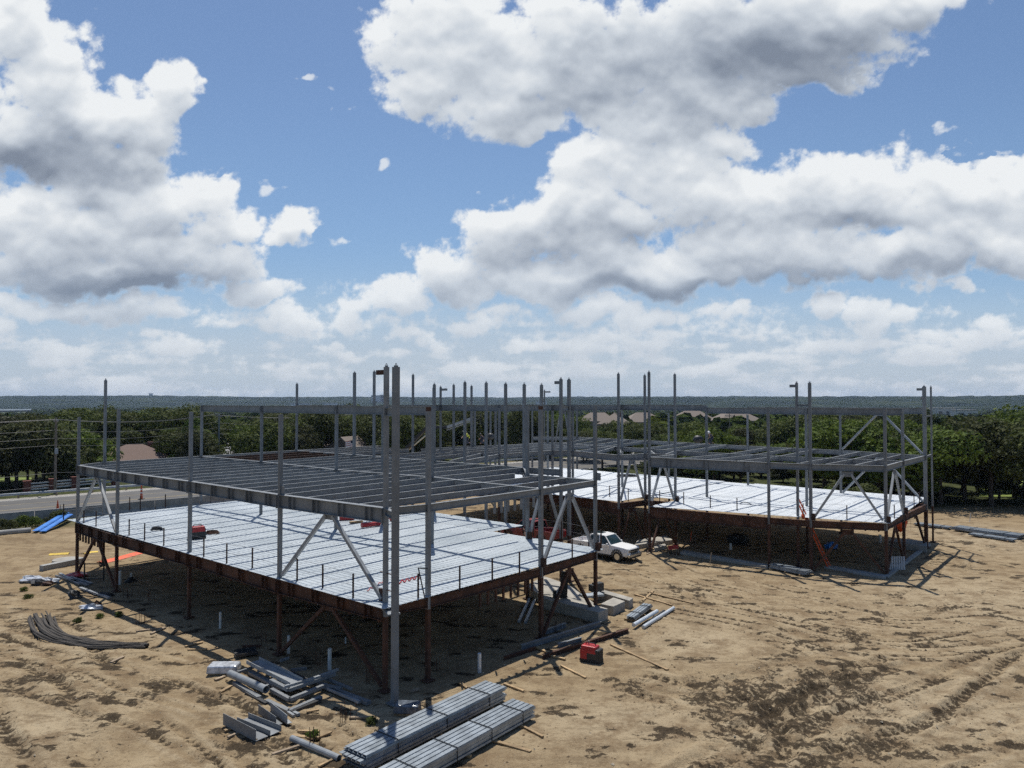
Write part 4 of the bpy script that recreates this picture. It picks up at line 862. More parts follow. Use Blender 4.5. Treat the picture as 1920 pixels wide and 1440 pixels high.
# ---------------------------------------------------------------- lumber
PL = [((540, 1268), (555, 1283), 'behind the steel trough'), ((511, 1247), (549, 1266), 'behind the heap in the shade edge'), ((421, 1373), (436, 1367), 'under the tall web channel'), ((427, 1385), (450, 1375), 'under the front end of the tall web channel'), ((510, 1417), (566, 1399), 'left of the long lone tube'),
      ((558, 1373), (598, 1374), 'beside the small green weeds'), ((548, 1381), (588, 1387), 'against the end of the long lone tube'), ((594, 1386), (621, 1375), 'right of the small green weeds'), ((597, 1440), (640, 1419), 'at the near end of the ribbed bundles'), ((403, 1277), (422, 1270), 'in front of the plastic wrapped stack'), ((413, 1300), (434, 1288), 'left of the thick pale pipe'),
      ((862, 1282), (882, 1296), 'beyond the far end of the deck bundles'), ((945, 1284), (982, 1298), 'right of the far end of the deck bundles'), ((910, 1387), (995, 1412), 'right of the nearest deck bundle'), ((968, 1358), (1018, 1384), 'right of the nearest bundle, farther along'), ((1052, 1250), (1098, 1273), 'in front of the red welder'), ((1145, 1210), (1252, 1258), 'right of the red welder, long and alone'),
      ((1190, 1116), (1260, 1136), 'behind the tubes near the concrete blocks'), ((1215, 1112), (1300, 1133), 'farther right behind the tubes'), ((1205, 1128), (1225, 1109), 'crossing the planks behind the tubes'), ((1028, 1230), (1060, 1238), 'at the end of the long rusty beam'), ((1006, 1216), (1030, 1226), 'between the rusty beams'), ((352, 1220), (388, 1219), 'in the sun left of the steel heap'), ((347, 1214), (380, 1206), 'at the shadow line left of the steel heap'),
      ((208, 1244), (232, 1233), 'on the soil below the grey netting'), ((255, 1185), (300, 1180), 'right of the grey netting'), ((283, 1190), (310, 1178), 'above the right end of the grey netting'), ((1060, 1150), (1090, 1143), 'in front of the concrete blocks'), ((655, 1348), (700, 1347), 'in front of the front column by the weeds'), ((575, 1337), (598, 1333), 'in front of the bent frames'), ((1213, 1040), (1229, 1033), 'beside the white pickup nose'), ((610, 1228), (655, 1212), 'flat in the shade behind the chevron brace'), ((770, 1300), (785, 1294), 'at the foot of the tall grey column')]
for pa, pb, lb in PL:
    a, c = gat(*pa), gat(*pb); a.z += .05; c.z += .05; w = rnd.uniform(.09, .16)
    tag(MB().bar(a, c, w, .06).build('wood_plank', M['wood' if rnd.random() < .75 else 'wood_grey']), 'bare wooden plank ' + lb, 'plank')
# ---------------------------------------------------------------- pipes standing out of the ground
for i, (px, py, h, r, mt, lb) in enumerate(((225, 1096, .9, .085, 'pvc', 'behind the second front column'), (413, 1178, .85, .065, 'pvc', 'left of the middle front column'), (541, 1225, .85, .07, 'pvc', 'beside the rusty brace foot'), (618, 1256, .95, .085, 'pvc', 'between the two rusty chevron braces'), (899, 1261, .85, .085, 'galv', 'at the shade edge right of the front column'),
                                             (246, 1090, .55, .07, 'pvc', 'with a dark collar beside the second front column'), (648, 1206, .3, .04, 'pvc', 'short, in the shade of the near deck'), (1650, 1018, .7, .12, 'pvc', 'under the far wing deck'), (1370, 1030, .5, .1, 'pvc', 'in deep shade under the far wing'))):
    p = gat(px, py); t = MB().hollow(p - Vector((0, 0, .1)), p + Vector((0, 0, h)), r, .012, 14).tube(p + Vector((0, 0, h * .96)), p + Vector((0, 0, h * .965)), r * .98, 14).build('standpipe', M[mt])
    tag(t, ('bright metal' if mt == 'galv' else 'white plastic') + ' standpipe ' + lb, 'pipe')
    if i == 5: MB().tube(p, p + Vector((0, 0, .32)), .42, 12, .1).build('collar', M['black'], t)
# rebar dowels sprouting under the near wing
for px, py, lb in ((241, 1120, 'left of the second front column'), (285, 1128, 'between the second and third front columns'), (340, 1155, 'at the third front column'), (487, 1205, 'at the shade edge by the rusty column'), (600, 1250, 'inside the chevron brace'), (690, 1280, 'in front of the corner column'), (267, 1170, 'in the sun above the netting'), (655, 1350, 'in the sun near the weeds'), (588, 1398, 'beside the lone tube'), (828, 1258, 'right of the front column'), (1045, 1182, 'by the right corner column')):
    p = gat(px, py); m = MB()
    for k in range(6): 
        q = p + Vector((rnd.uniform(-.35, .35), rnd.uniform(-.3, .3), 0)); m.tube(q - Vector((0, 0, .05)), q + Vector((rnd.uniform(-.03, .03), 0, rnd.uniform(.4, .75))), .012, 5)
    tag(m.build('rebar_dowels', M['rust']), 'thin rusty rebar dowels standing ' + lb, 'rebar')
# ---------------------------------------------------------------- concrete pieces
def cblock(corners, z0, z1, label, name='concrete_block', mat='conc'):
    P = [gat(x, y, z1) for x, y in corners]; m = MB().prism([(p.x, p.y) for p in P], z0, z1); return tag(m.build(name, M[mat], bevel=.02), label, 'concrete')
cblock([(1020, 1119), (1120, 1142), (1122, 1136), (1066, 1096), (1020, 1080), (985, 1098)], -.1, .55, 'broad pale concrete slab under the near wing corner', 'concrete_slab')
cblock([(1018, 1122), (1122, 1148), (1140, 1141), (1122, 1136), (1020, 1112)], -.1, .60, 'long low concrete kerb wall at the right corner column', 'concrete_wall')
cblock([(1126, 1132), (1150, 1137), (1172, 1127), (1150, 1120)], -.1, .52, 'squat concrete block in the sun right of the corner column')
cblock([(1108, 1105), (1180, 1126), (1187, 1121), (1115, 1101)], -.1, .5, 'long narrow concrete footing behind the squat concrete block')
cblock([(1190, 1022), (1262, 1012), (1248, 1004), (1195, 1012)], -.1, .35, 'sunlit concrete pad behind the white pickup')
cblock([(1228, 1028), (1250, 1022), (1246, 1019), (1226, 1024)], -.1, .3, 'small concrete step beside the far wing rusty column')
cblock([(1690, 1018), (1738, 1024), (1738, 1015), (1700, 1010), (1660, 1012)], -.1, .5, 'grey concrete footing at the far end of the far wing', mat='conc_grey')
cblock([(1275, 1035), (1440, 1062), (1440, 1058), (1282, 1031)], -.1, .18, 'pale concrete edge strip along the far wing front', 'concrete_curb'); cblock([(1545, 1062), (1660, 1082), (1664, 1078), (1560, 1060)], -.1, .15, 'grey concrete edge strip under the far wing corner', 'concrete_curb', 'conc_grey')
cblock([(1665, 1081), (1745, 1020), (1740, 1017), (1657, 1079)], -.1, .14, 'grey concrete edge strip along the far wing end', 'concrete_curb', 'conc_grey')
p = gat(125, 1052); tag(MB().tube((p.x, p.y, p.z - .05), (p.x, p.y, p.z + .16), .95, 28).build('manhole_slab', M['conc'], bevel=.02), 'round pale concrete lid lying on the soil by the left end column', 'concrete')
a, c = gat(77, 1071), gat(156, 1055); tag(MB().bar(a + Vector((0, 0, .2)), c + Vector((0, 0, .2)), .45, .4).build('concrete_beam', M['conc_grey'], bevel=.02), 'long grey concrete beam left of the left end column', 'concrete')
a, c = gat(-6, 1004), gat(58, 998); tag(MB().tube(a + Vector((0, 0, .2)), c + Vector((0, 0, .2)), .22, 14).build('concrete_pipe', M['conc_grey']), 'grey pipe lying at the left edge of the site below the weeds', 'pipe')
bx = at(1118, 1107, .6); tag(MB().box((bx.x, bx.y, .78), (.8, .5, .4), .6).box((bx.x + .1, bx.y, 1.02), (.6, .4, .1), .6).build('material_box', M['dark']), 'dark crate of parts on the concrete slab', 'crate')
bx = at(1056, 1122, .55); tag(MB().bar((bx.x, bx.y, .55), (bx.x + .1, bx.y, 2.1), .42, .3).bar((bx.x - .5, bx.y, .55), (bx.x - .5, bx.y, 1.0), .2, .2).build('electrical_cabinet', M['black']), 'tall black cabinet standing on the concrete slab behind the brace', 'cabinet')
bx = at(1110, 1118, .55); tag(MB().box((bx.x, bx.y, .62), (1.3, .6, .12), .4).build('insulation_board', M['galv_dull']), 'pale grey board lying on the concrete slab beside the dark crate', 'board')
# ---------------------------------------------------------------- wrapped stacks, netting, tarps, debris
def wrapped(px, py, size, yaw, label, mat='wrap'):
    p = gat(px, py); t = thing('wrapped_stack', label, 'wrapped stack', p)
    m = MB().box((p.x, p.y, p.z + size[2] / 2 + .08), size, yaw, .93); o = m.build('plastic_wrap', M[mat], t, bevel=.06)
    MB().box((p.x, p.y, p.z + .05), (size[0] * .9, size[1] * .8, .1), yaw).build('pallet', M['wood'], t); return t
wrapped(420, 1262, (1.35, .75, .34), .05, 'plastic wrapped stack on a pallet left of the steel heap'); wrapped(764, 1338, (1.0, .62, .34), -.1, 'dark plastic wrapped stack at the foot of the tall column', 'darkwrap')
def ribbon(pix, wid, h, mat, name, label, cat):
    P = [gat(*q) for q in pix]; m = MB(); V_ = []; n_ = 9
    for i, p in enumerate(P):
        d = (P[min(i + 1, len(P) - 1)] - P[max(i - 1, 0)]); s = Vector((-d.y, d.x, 0)).normalized(); w = wid[i] if isinstance(wid, (list, tuple)) else wid
        for j in range(n_): t = j / (n_ - 1) * 2 - 1; V_.append(p + s * t * w / 2 + Vector((0, 0, .02 + h * (1 - t * t) * (.6 + .5 * abs(math.sin(j * 2.1 + i * .13))))))
    m.add(V_, [(i * n_ + j, i * n_ + j + 1, (i + 1) * n_ + j + 1, (i + 1) * n_ + j) for i in range(len(P) - 1) for j in range(n_ - 1)])
    o = m.build(name, M[mat], smooth=True); return tag(o, label, cat)
def smoothpix(pix, k=6):
    out = []
    for i in range(len(pix) - 1):
        p0, p1, p2, p3 = pix[max(i - 1, 0)], pix[i], pix[i + 1], pix[min(i + 2, len(pix) - 1)]
        for j in range(k):
            t = j / k; out.append(tuple(.5 * (2 * p1[q] + (p2[q] - p0[q]) * t + (2 * p0[q] - 5 * p1[q] + 4 * p2[q] - p3[q]) * t * t + (3 * p1[q] - p0[q] - 3 * p2[q] + p3[q]) * t ** 3) for q in (0, 1)))
    return out + [pix[-1]]
sp = smoothpix([(72, 1154), (84, 1180), (110, 1198), (150, 1207), (200, 1212), (240, 1213), (279, 1213)], 9)
P = [gat(*q) for q in sp]; m = MB(); N_ = len(P)
for j in range(34):
    o4 = rnd.uniform(-1, 1); h4 = (1 - o4 * o4) * rnd.uniform(.03, .2); ph = rnd.uniform(0, 6); pts = []
    for i, p in enumerate(P):
        d = P[min(i + 1, N_ - 1)] - P[max(i - 1, 0)]; sd2 = Vector((-d.y, d.x, 0)).normalized(); t = i / (N_ - 1); pts.append(p + sd2 * (o4 * (.72 - .5 * t) + .06 * math.sin(i * .3 + ph)) + Vector((0, 0, .03 + h4 * (1 - .35 * t) + .02 * math.sin(i * .5 + ph))))
    m.path(pts[rnd.randint(0, 4):N_ - rnd.randint(0, 5)], rnd.uniform(.025, .06), 6)
tag(m.build('silt_netting', M['netting']), 'long roll of dark grey netting curving over the soil at left', 'netting')
def heap(px, py, spec, label, name='debris_heap', cat='debris'):
    p = gat(px, py); t = thing(name, label, cat, p)
    for nm, mat, dx, dy, r in spec: MB().blob((p.x + dx, p.y + dy, p.z + r[2] * .7), r, 9, 6, .3).build(nm, M[mat], t)
    return t
heap(68, 1092, (('plastic_film', 'wrap', -.4, .2, (.8, .5, .22)), ('plastic_film', 'wrap', .9, -.1, (.7, .4, .2)), ('rag', 'dark', .5, -.6, (.4, .3, .2)), ('rag', 'rustdark', 1.2, -.7, (.4, .3, .16))), 'crumpled plastic and rags heaped on the soil left of the frame')
heap(170, 1143, (('plastic_film', 'wrap', 0, 0, (.75, .3, .2)), ('rag', 'rustdark', .2, .25, (.25, .2, .25)), ('sheet', 'galv_dull', -.3, .5, (.6, .3, .08))), 'torn white sheeting lying above the grey netting')
heap(138, 1121, (('sheet', 'dark', 0, 0, (.35, .3, .28)), ('strap', 'black', .3, -.1, (.3, .2, .1))), 'small black crate of scraps left of the shadow line')
for i, (pa, pb, lb) in enumerate((((105, 1082), (165, 1100), 'left'), ((112, 1078), (150, 1098), 'middle'), ((130, 1084), (172, 1097), 'right'), ((150, 1105), (205, 1124), 'lowest'))): gitem('steel_bar', lb + ' grey bar beside the crumpled plastic heap', 'bar', lambda m, a, c: m.bar(a, c, .16, .1), 'steel2' if i % 2 else 'steel', pa, pb, .1)
heap(200, 1117, (('rag', 'black', 0, 0, (.5, .28, .12)), ('rag', 'dark', -.5, .2, (.35, .22, .1))), 'black sheet scraps on the shadow line under the second column')
ribbon([(188, 1056), (205, 1052), (225, 1047), (250, 1040), (266, 1036)], .9, .12, 'orange', 'safety_netting', 'fallen orange safety netting behind the left columns', 'netting')
ribbon([(93, 1040), (110, 1039), (130, 1038)], .8, .06, 'yellow', 'caution_tape', 'tangle of yellow tape on the soil left of the end column', 'tape'); ribbon([(158, 1039), (170, 1036), (184, 1035)], .5, .06, 'yellow', 'caution_tape', 'yellow tape scrap behind the end column', 'tape')
lump(145, 1081, None, (.75, .55, .16), 'red', 'red_tarp', 'crumpled red tarp at the foot of the left end column', 'tarp', .2)
for k, (pa, pb) in enumerate((((68, 999), (124, 974)), ((80, 1000), (132, 977)))):
    a, c = gat(*pa), gat(*pb); a.z += .1; c.z += .6; dd = (c - a); sd3 = Vector((-dd.y, dd.x, 0)).normalized(); t = thing('blue_sheets', ('rear' if k == 0 else 'front') + ' stack of bright blue sheets propped on the bank at left', 'blue sheets', a)
    for i in range(4): o3 = sd3 * rnd.uniform(-.07, .07) + dd * rnd.uniform(-.03, .03) + Vector((0, 0, .035 * i)); MB().bar(a + o3, c + o3, .42, .028).build('sheet', M['blue'], t)
p = gat(179, 1088); t = thing('steel_frame_stand', 'black square frame standing under the left bay', 'frame', p)
for dx in (-.75, .55): MB().bar((p.x + dx, p.y, 0), (p.x + dx, p.y, 1.15), .07, .07).build('leg', M['black'], t)
MB().bar((p.x - .75, p.y, 1.1), (p.x + .55, p.y, 1.1), .06, .06).bar((p.x - .75, p.y, .1), (p.x + .55, p.y, .1), .06, .06).build('crossbar', M['black'], t)
lump(1558, 1029, None, (.5, .35, .3), 'blue', 'blue_tarp', 'crumpled blue tarp in the shade under the far wing', 'tarp', .25)
lump(1383, 1020, None, (1.0, .6, .5), 'black', 'covered_generator', 'black covered machine in deep shade under the far wing', 'machine', .12)
p = gat(1682, 1070); t = thing('pallet_stack', 'leaning white pallet by the far wing corner column', 'pallet', p); m = MB()
for i in range(7): m.bar((p.x - .5 + i * .17, p.y, .06), (p.x - .35 + i * .17, p.y + .3, .95), .11, .03)
m.build('slat', M['railwhite'], t); MB().bar((p.x - .45, p.y + .12, .35), (p.x + .6, p.y + .12, .35), .05, .05).build('rail', M['railwhite'], t)
t = thing('barricade', 'red and white barricade board on stakes beside the far wing column', 'barricade', gat(1260, 1038)); p = gat(1260, 1038)
MB().bar((p.x - .3, p.y, .45), (p.x + .5, p.y, .55), .05, .32).build('board', M['red'], t)
for dx in (-.25, .5): MB().bar((p.x + dx, p.y + .05, -.05), (p.x + dx, p.y + .05, .95), .04, .04).build('stake', M['wood_grey'], t)
for px, py, lb, mt in ((1331, 1058, 'on the far wing soil edge', 'wood_grey'), (1268, 1018, 'behind the red barricade', 'wood_grey'), (1818, 978, 'near the right hand trees', 'railwhite'), (1294, 1015, 'with an orange tip in the shade of the far wing', 'orange')):
    p = gat(px, py); tag(MB().bar(p - Vector((0, 0, .1)), p + Vector((.12, 0, .85)), .05, .03).box((p.x, p.y, p.z - .02), (.12, .12, .05)).build('survey_stake', M[mt]), 'thin survey stake standing ' + lb, 'stake')
# temporary wire mesh panels behind the far wing
t = thing('mesh_fence', 'thin wire mesh fence standing beyond the far wing', 'fence', gat(1500, 1000)); m = MB(); a, c = atY(1400, 985, 76), atY(1735, 1004, 68)
for i in range(28): q = a.lerp(c, i / 27); q.z = 0; MB().tube((q.x, q.y, 0), (q.x, q.y, 1.1), .018, 4).build('fence_post', M['dark'], t) if i % 3 == 0 else m.tube((q.x, q.y, 0), (q.x, q.y, 1.0), .008, 4)
for hh in (.3, .65, 1.0): m.path([Vector((a.lerp(c, i / 9).x, a.lerp(c, i / 9).y, hh)) for i in range(10)], .008, 4)
m.build('wire_mesh', M['dark'], t)
# ground clutter one cannot count: clods and stones
m = MB()
for i in range(5200):
    x, y = rnd.uniform(-26, 34), 21.5 + 40 * rnd.random() ** 1.7
    q = (x - FF.x) * UU.x + (y - FF.y) * UU.y; w = (x - FF.x) * VV.x + (y - FF.y) * VV.y
    r = .018 + .05 * rnd.random() ** 4; j = lambda: rnd.uniform(-.3, .3) * r
    i0 = int(np.searchsorted(gx, x)); j0 = int(np.searchsorted(gy, y)); z = Zt[min(i0, nI - 1), min(j0, nJ - 1)]
    P = [(x + r + j(), y + j(), z), (x + j(), y + r + j(), z), (x - r + j(), y + j(), z), (x + j(), y - r + j(), z), (x + j(), y + j(), z + r * .9), (x + j(), y + j(), z - r * .5)]
    m.mat(0 if rnd.random() < .8 else 1).add(P, [(0, 1, 4), (1, 2, 4), (2, 3, 4), (3, 0, 4), (1, 0, 5), (2, 1, 5), (3, 2, 5), (0, 3, 5)])
M['clod'] = material('soil_clod', (.19, .13, .075), .95, 0, .5, 3.0); M['stone'] = material('pale_stone', (.42, .36, .27), .9, 0, .2, 3.0)
kind(m.build('soil_clods', [M['clod'], M['stone']]), 'stuff', 'clods and small stones scattered over the soil')

# ---------------------------------------------------------------- along the road
def zr(p): return gzf(p.x, p.y)
SPAN = [(s, s + 3.6) for s in np.arange(-36, 60, 3.7)]
for s0, s1 in SPAN:
    p, q = rp(s0, .1), rp(s1, .1); m = MB(); z = zr(p)
    m.sweep(p + Vector((0, 0, z - .1)), q + Vector((0, 0, z - .1)), [(-.3, 0), (.3, 0), (.3, .12), (.14, .4), (.09, 1.15), (-.09, 1.15), (-.14, .4), (-.3, .12)])
    tag(m.build('concrete_barrier', M['conc_grey']), 'grey concrete barrier segment in the row between the site and the road', 'barrier', 'concrete barriers along the near road edge')
for s in np.arange(-34, 60, 7.4):
    p = rp(s, -.55); z = zr(p); tag(MB().tube(p + Vector((0, 0, z - .2)), p + Vector((0, 0, z + 1.5)), .03, 6).build('fence_post', M['dark']), 'thin dark fence post in front of the concrete barriers', 'fence post', 'thin posts along the barriers')
g = thing('guardrail', 'long grey metal guardrail on posts along the far road edge', 'guardrail', rp(-40, 21)); m = MB(); ss = list(np.arange(-46, 130, 4.0))
for s in ss:
    p = rp(s, 21.1); z = zr(p); MB().bar(p + Vector((0, 0, z - .2)), p + Vector((0, 0, z + .72)), .15, .15).build('post', M['wood_grey'], g)
    q = rp(s + 4.0, 21.0); p = rp(s, 21.0); m.sweep(p + Vector((0, 0, z + .42)), q + Vector((0, 0, zr(q) + .42)), [(0, 0), (.06, .06), (0, .15), (.06, .25), (0, .32), (-.02, .32), (.04, .25), (-.02, .15), (.04, .06), (-.02, 0)])
m.build('rail', M['galv_dull'], g)
f0 = at(50, 929, .2); f1 = at(215, 912, .2); bp0 = [f0.lerp(f1, t) for t in (0, .27, .52, 1.0)]
t = thing('brick_pier_fence', 'white rail fence with dark red brick piers in front of the left trees', 'fence', f0)
for p in bp0: MB().box((p.x, p.y, zr(p) + .75), (.75, .75, 1.7), .75).box((p.x, p.y, zr(p) + 1.65), (.9, .9, .12), .75).build('brick_pier', M['brick'], t)
for a, c in zip(bp0[:-1], bp0[1:]):
    for hh in (.35, .72, 1.1): MB().bar(a + Vector((0, 0, hh + zr(a))), c + Vector((0, 0, hh + zr(c))), .05, .17).build('rail', M['railwhite'], t)
def cone(p, label, h=.75):
    t = thing('traffic_cone', label, 'traffic cone', p); z = p.z
    MB().box((p.x, p.y, z + .03), (.42, .42, .05)).build('base', M['black'], t); MB().tube((p.x, p.y, z + .05), (p.x, p.y, z + h), .15, 12, .035).build('body', M['orange'], t); MB().tube((p.x, p.y, z + h * .5), (p.x, p.y, z + h * .66), .088, 12, .066).build('band', M['white'], t)
p = gat(108, 955); cone(p, 'small orange cone on the road behind the barrier by the end column', 1.0)
p = gat(265, 937); t = thing('channelizer', 'tall orange channelizer post with white bands standing on the road', 'traffic post', p)
MB().box((p.x, p.y, p.z + .07), (.6, .6, .1)).build('base', M['black'], t); MB().tube(p, p + Vector((0, 0, 1.7)), .17, 12, .07).build('body', M['orange'], t)
for k in (.45, .68): MB().tube(p + Vector((0, 0, 1.7 * k)), p + Vector((0, 0, 1.7 * k + .14)), .155 - .05 * k, 12).build('band', M['white'], t)
# utility poles and their wires
def upole(px, py, ytop, label, r=.16, mat='pole', Y=None, arms=1):
    p = gat(px, py) if Y is None else atY(px, py, Y); p.z = gzf(p.x, p.y); h = ztop(p, ytop) - p.z
    t = thing('utility_pole', label, 'utility pole', p); MB().tube(p, p + Vector((0, 0, h)), r, 10, r * .7).build('pole', M[mat], t)
    for k in range(arms):
        MB().bar(p + RN * -1.2 + Vector((0, 0, h - .5 - k)), p + RN * 1.2 + Vector((0, 0, h - .5 - k)), .12, .14).build('crossarm', M['wood_grey'], t)
        for s in (-1.05, -.4, .4, 1.05): MB().tube(p + RN * s + Vector((0, 0, h - .43 - k)), p + RN * s + Vector((0, 0, h - .22 - k)), .05, 6).build('insulator', M['galv_dull'], t)
    p = p.copy(); p.z += h; return p
pA = upole(103, 926, 783, 'dark brown utility pole beside the white rail fence', .17)
MB().tube(pA + Vector((.25, -.25, -4.6)), pA + Vector((.25, -.25, -3.9)), .2, 10).build('transformer', M['galv_dull'])
bpy.data.objects['transformer'].parent = [o for o in bpy.data.objects if o.name == 'utility_pole'][0]; bpy.data.objects['transformer'].matrix_parent_inverse = Matrix.Translation(-bpy.data.objects['utility_pole'].location)
pB = upole(410, 872, 776, 'pale utility pole beside the grey side street', .17, 'conc_grey', 128); pC = upole(715, 850, 768, 'thick beige utility pole behind the near wing columns', .22, 'wall_tan', 150, 0)
pD = upole(1368, 850, 776, 'utility pole before the tan roofed houses', .14, 'pole', 175); pE = upole(707, 860, 785, 'slim pole left of the thick beige pole', .1, 'pole', 140, 0)
def wire(a, c, sag, label):
    pts = [a.lerp(c, i / 24) + Vector((0, 0, -sag * 4 * (i / 24) * (1 - i / 24))) for i in range(25)]
    return tag(MB().path(pts, .015, 4).build('power_line', M['wire']), label, 'power line', 'power lines over the road')
pL = pA + RD * -62; pR = pB + RD * 70
for k, (dz, dn) in enumerate(((-.2, 0), (-.25, -1.05), (-.25, 1.05), (-1.6, 0), (-2.6, 0), (-3.5, .1), (-7.0, .1), (-8.6, .1))):
    o = RN * dn + Vector((0, 0, dz)); wire(pL + o, pA + o, .7, 'thin wire strung along the road over the left trees'); wire(pA + o, pB + o + Vector((0, 0, .3)), .8, 'thin wire strung along the road over the left trees'); wire(pB + o, pC + o, .9, 'thin wire strung along the road over the left trees')

# ---------------------------------------------------------------- houses among the trees
def house(p, w, d, h, rh, yaw, label, roofm, gable=False, wallm='wall_tan', chim=True, name='house'):
    t = thing(name, label, 'house', p); c, s = math.cos(yaw), math.sin(yaw); q = lambda a, b_, z: (p.x + a * c - b_ * s, p.y + a * s + b_ * c, p.z + z)
    m = MB().box(q(0, 0, h / 2), (w, d, h), yaw)
    if gable: m.add([q(-w / 2, -d / 2, h), q(-w / 2, d / 2, h), q(-w / 2, 0, h + rh), q(w / 2, -d / 2, h), q(w / 2, d / 2, h), q(w / 2, 0, h + rh)], [(0, 1, 2), (3, 5, 4)])
    wall = m.build('wall', M[wallm], t)
    e = .45; k = 0 if gable else d / 2 * .95; m = MB()
    P = [q(-w / 2 - e, -d / 2 - e, h - .1), q(w / 2 + e, -d / 2 - e, h - .1), q(w / 2 + e, d / 2 + e, h - .1), q(-w / 2 - e, d / 2 + e, h - .1), q(-w / 2 - e * gable + k, 0, h + rh + .1), q(w / 2 + e * gable - k, 0, h + rh + .1)]
    P2 = [(x, y, z - .18) for x, y, z in P]
    m.add(P + P2, [(0, 1, 5, 4), (2, 3, 4, 5), (1, 2, 5), (3, 0, 4), (6, 10, 11, 7), (8, 11, 10, 9), (7, 11, 8), (9, 10, 6), (0, 6, 7, 1), (1, 7, 8, 2), (2, 8, 9, 3), (3, 9, 6, 0)])
    rf = m.build('roof', M[roofm], t)
    if chim: MB().box(q(w * .2, .6, h + rh * .8), (.9, .7, 1.8), yaw).build('chimney', M['brick'], rf)
    for a in (-.33, .28):
        f = MB().box(q(a * w, -d / 2 - .03, h * .55), (1.5, .1, 1.2), yaw).build('window', M['white'], t); MB().box(q(a * w, -d / 2 - .08, h * .55), (1.3, .05, 1.0), yaw).build('pane', M['glass'], f)
    MB().box(q(0, -d / 2 - .04, 1.05), (1.0, .1, 2.1), yaw).build('door', M['dark'], t)
    return t
def hp(px, py, Y): p = atY(px, py, Y); p.z = gzf(p.x, p.y); return p
house(hp(252, 862, 122), 12, 10, 2.3, 2.2, .5, 'house with a brown shingle hip roof beyond the left road', 'roof_brown')
house(hp(636, 860, 138), 13, 11, 2.9, 3.2, -.3, 'tan stone house with hipped roof behind the near wing steel', 'roof_tan'); house(hp(655, 862, 130), 5.2, 6, 2.9, 2.6, math.pi / 2 - .3, 'tan gabled front block of the tan stone house', 'roof_tan', True, chim=False)
t = thing('flag', 'faded red and white striped flag in front of the tan gable', 'flag', hp(664, 862, 124)); p = hp(664, 862, 124)
MB().tube(p, p + Vector((0, 0, 5.4)), .05, 8).build('flagpole', M['white'], t); m = MB()
for k in range(7): m.mat(k % 2).bar(p + Vector((0, 0, 5.2 - k * .17)), p + Vector((-1.5, 0, 4.9 - k * .17)), .02, .17, up=Vector((0, 1, 0)) * 0 + Vector((0, 0, 1)))
m.build('cloth', [M['pink'], M['white']], t); MB().box((p.x - .3, p.y - .02, p.z + 4.95), (.6, .03, .5)).build('canton', M['denim'], t)
for px, Y, w, lb, rm in ((1120, 330, 17, 'far house with a pale tan roof behind the tall frame columns', 'roof_tan'), (1205, 300, 16, 'low far house left of the twin tan roofs', 'roof_tan'), (1298, 310, 17, 'left of two far houses with broad tan roofs', 'roof_tan'), (1378, 285, 17, 'right of two far houses with broad tan roofs', 'roof_tan'), (1152, 250, 10, 'small tan roofed shed among dark trees', 'roof_tan')):
    house(hp(px, 790, Y), w, 11, 6.0 if px > 1250 else 5.2, 3.6, rnd.uniform(-.25, .25), lb, rm)
house(hp(612, 800, 210), 6, 5, 6.6, .5, .1, 'white flat roofed shed glimpsed between the left trees', 'farwall', chim=False, wallm='farwall'); house(hp(12, 800, 170), 3, 3, 8.0, .4, .2, 'small white roofed tank house above the left trees', 'farwall', chim=False, wallm='farwall')
def far_building(px, Y, w, d, h, label, zt=None, wall='farwall', roof='farroof'):
    p = hp(px, 780, Y); t = thing('far_building', label, 'building', p); base = p.z - 4
    MB().box((p.x, p.y, (base + p.z + h) / 2), (w, d, p.z + h - base)).build('wall', M[wall], t); MB().box((p.x, p.y, p.z + h + .4), (w + 2, d + 2, .8)).build('roof', M[roof], t)
    m = MB()
    for i in range(int(w / 9)): m.box((p.x - w / 2 + 5 + i * 9, p.y - d / 2 - .2, p.z + h * .6), (4, .3, h * .3))
    m.build('window_band', M['glass'], t)
for px, Y, w, h, lb in ((1604, 900, 36, 13.5, 'low pale building beyond the far wing roof beam'), (1700, 880, 60, 13.5, 'long pale building behind the far right columns'), (1765, 900, 38, 14, 'pale building with dark windows right of the far columns'), (1808, 860, 24, 12, 'grey building at the right end of the pale row')): far_building(px, Y, w, 14, h, lb)
for px, Y, w, h, lb, zy in ((283, 4600, 16, 60, 'tiny tower block on the left skyline', 738), (708, 3600, 60, 48, 'pale cluster block on the middle skyline', 742), (722, 3600, 40, 50, 'taller pale block on the middle skyline', 741), (563, 2900, 70, 30, 'white far roof below the middle skyline', 757), (620, 3000, 50, 26, 'second white far roof below the middle skyline', 756), (1225, 5200, 120, 62, 'pale row of houses on the right skyline', 746), (1015, 2600, 40, 22, 'small white far building right of the middle skyline', 752)):
    p = atY(px, zy, Y); t = thing('far_building', lb, 'building', (p.x, p.y, 0)); MB().box((p.x, p.y, p.z - h / 2), (w, 20, h)).build('wall', M['farwall'], t); MB().box((p.x, p.y, p.z + 1), (w + 3, 24, 2)).build('roof', M['farroof'], t)
m = MB(); c0 = [hp(1745, 800, 300), hp(1800, 800, 290), hp(1822, 800, 340), hp(1750, 800, 370)]; m.add([(p.x, p.y, p.z + 1.9) for p in c0] + [(p.x, p.y, p.z - 2) for p in c0], [(0, 1, 2, 3), (0, 4, 5, 1), (1, 5, 6, 2), (2, 6, 7, 3), (3, 7, 4, 0)])
kind(m.build('gravel_lot', M['farwall']), 'structure', 'pale open lot between the right hand trees')
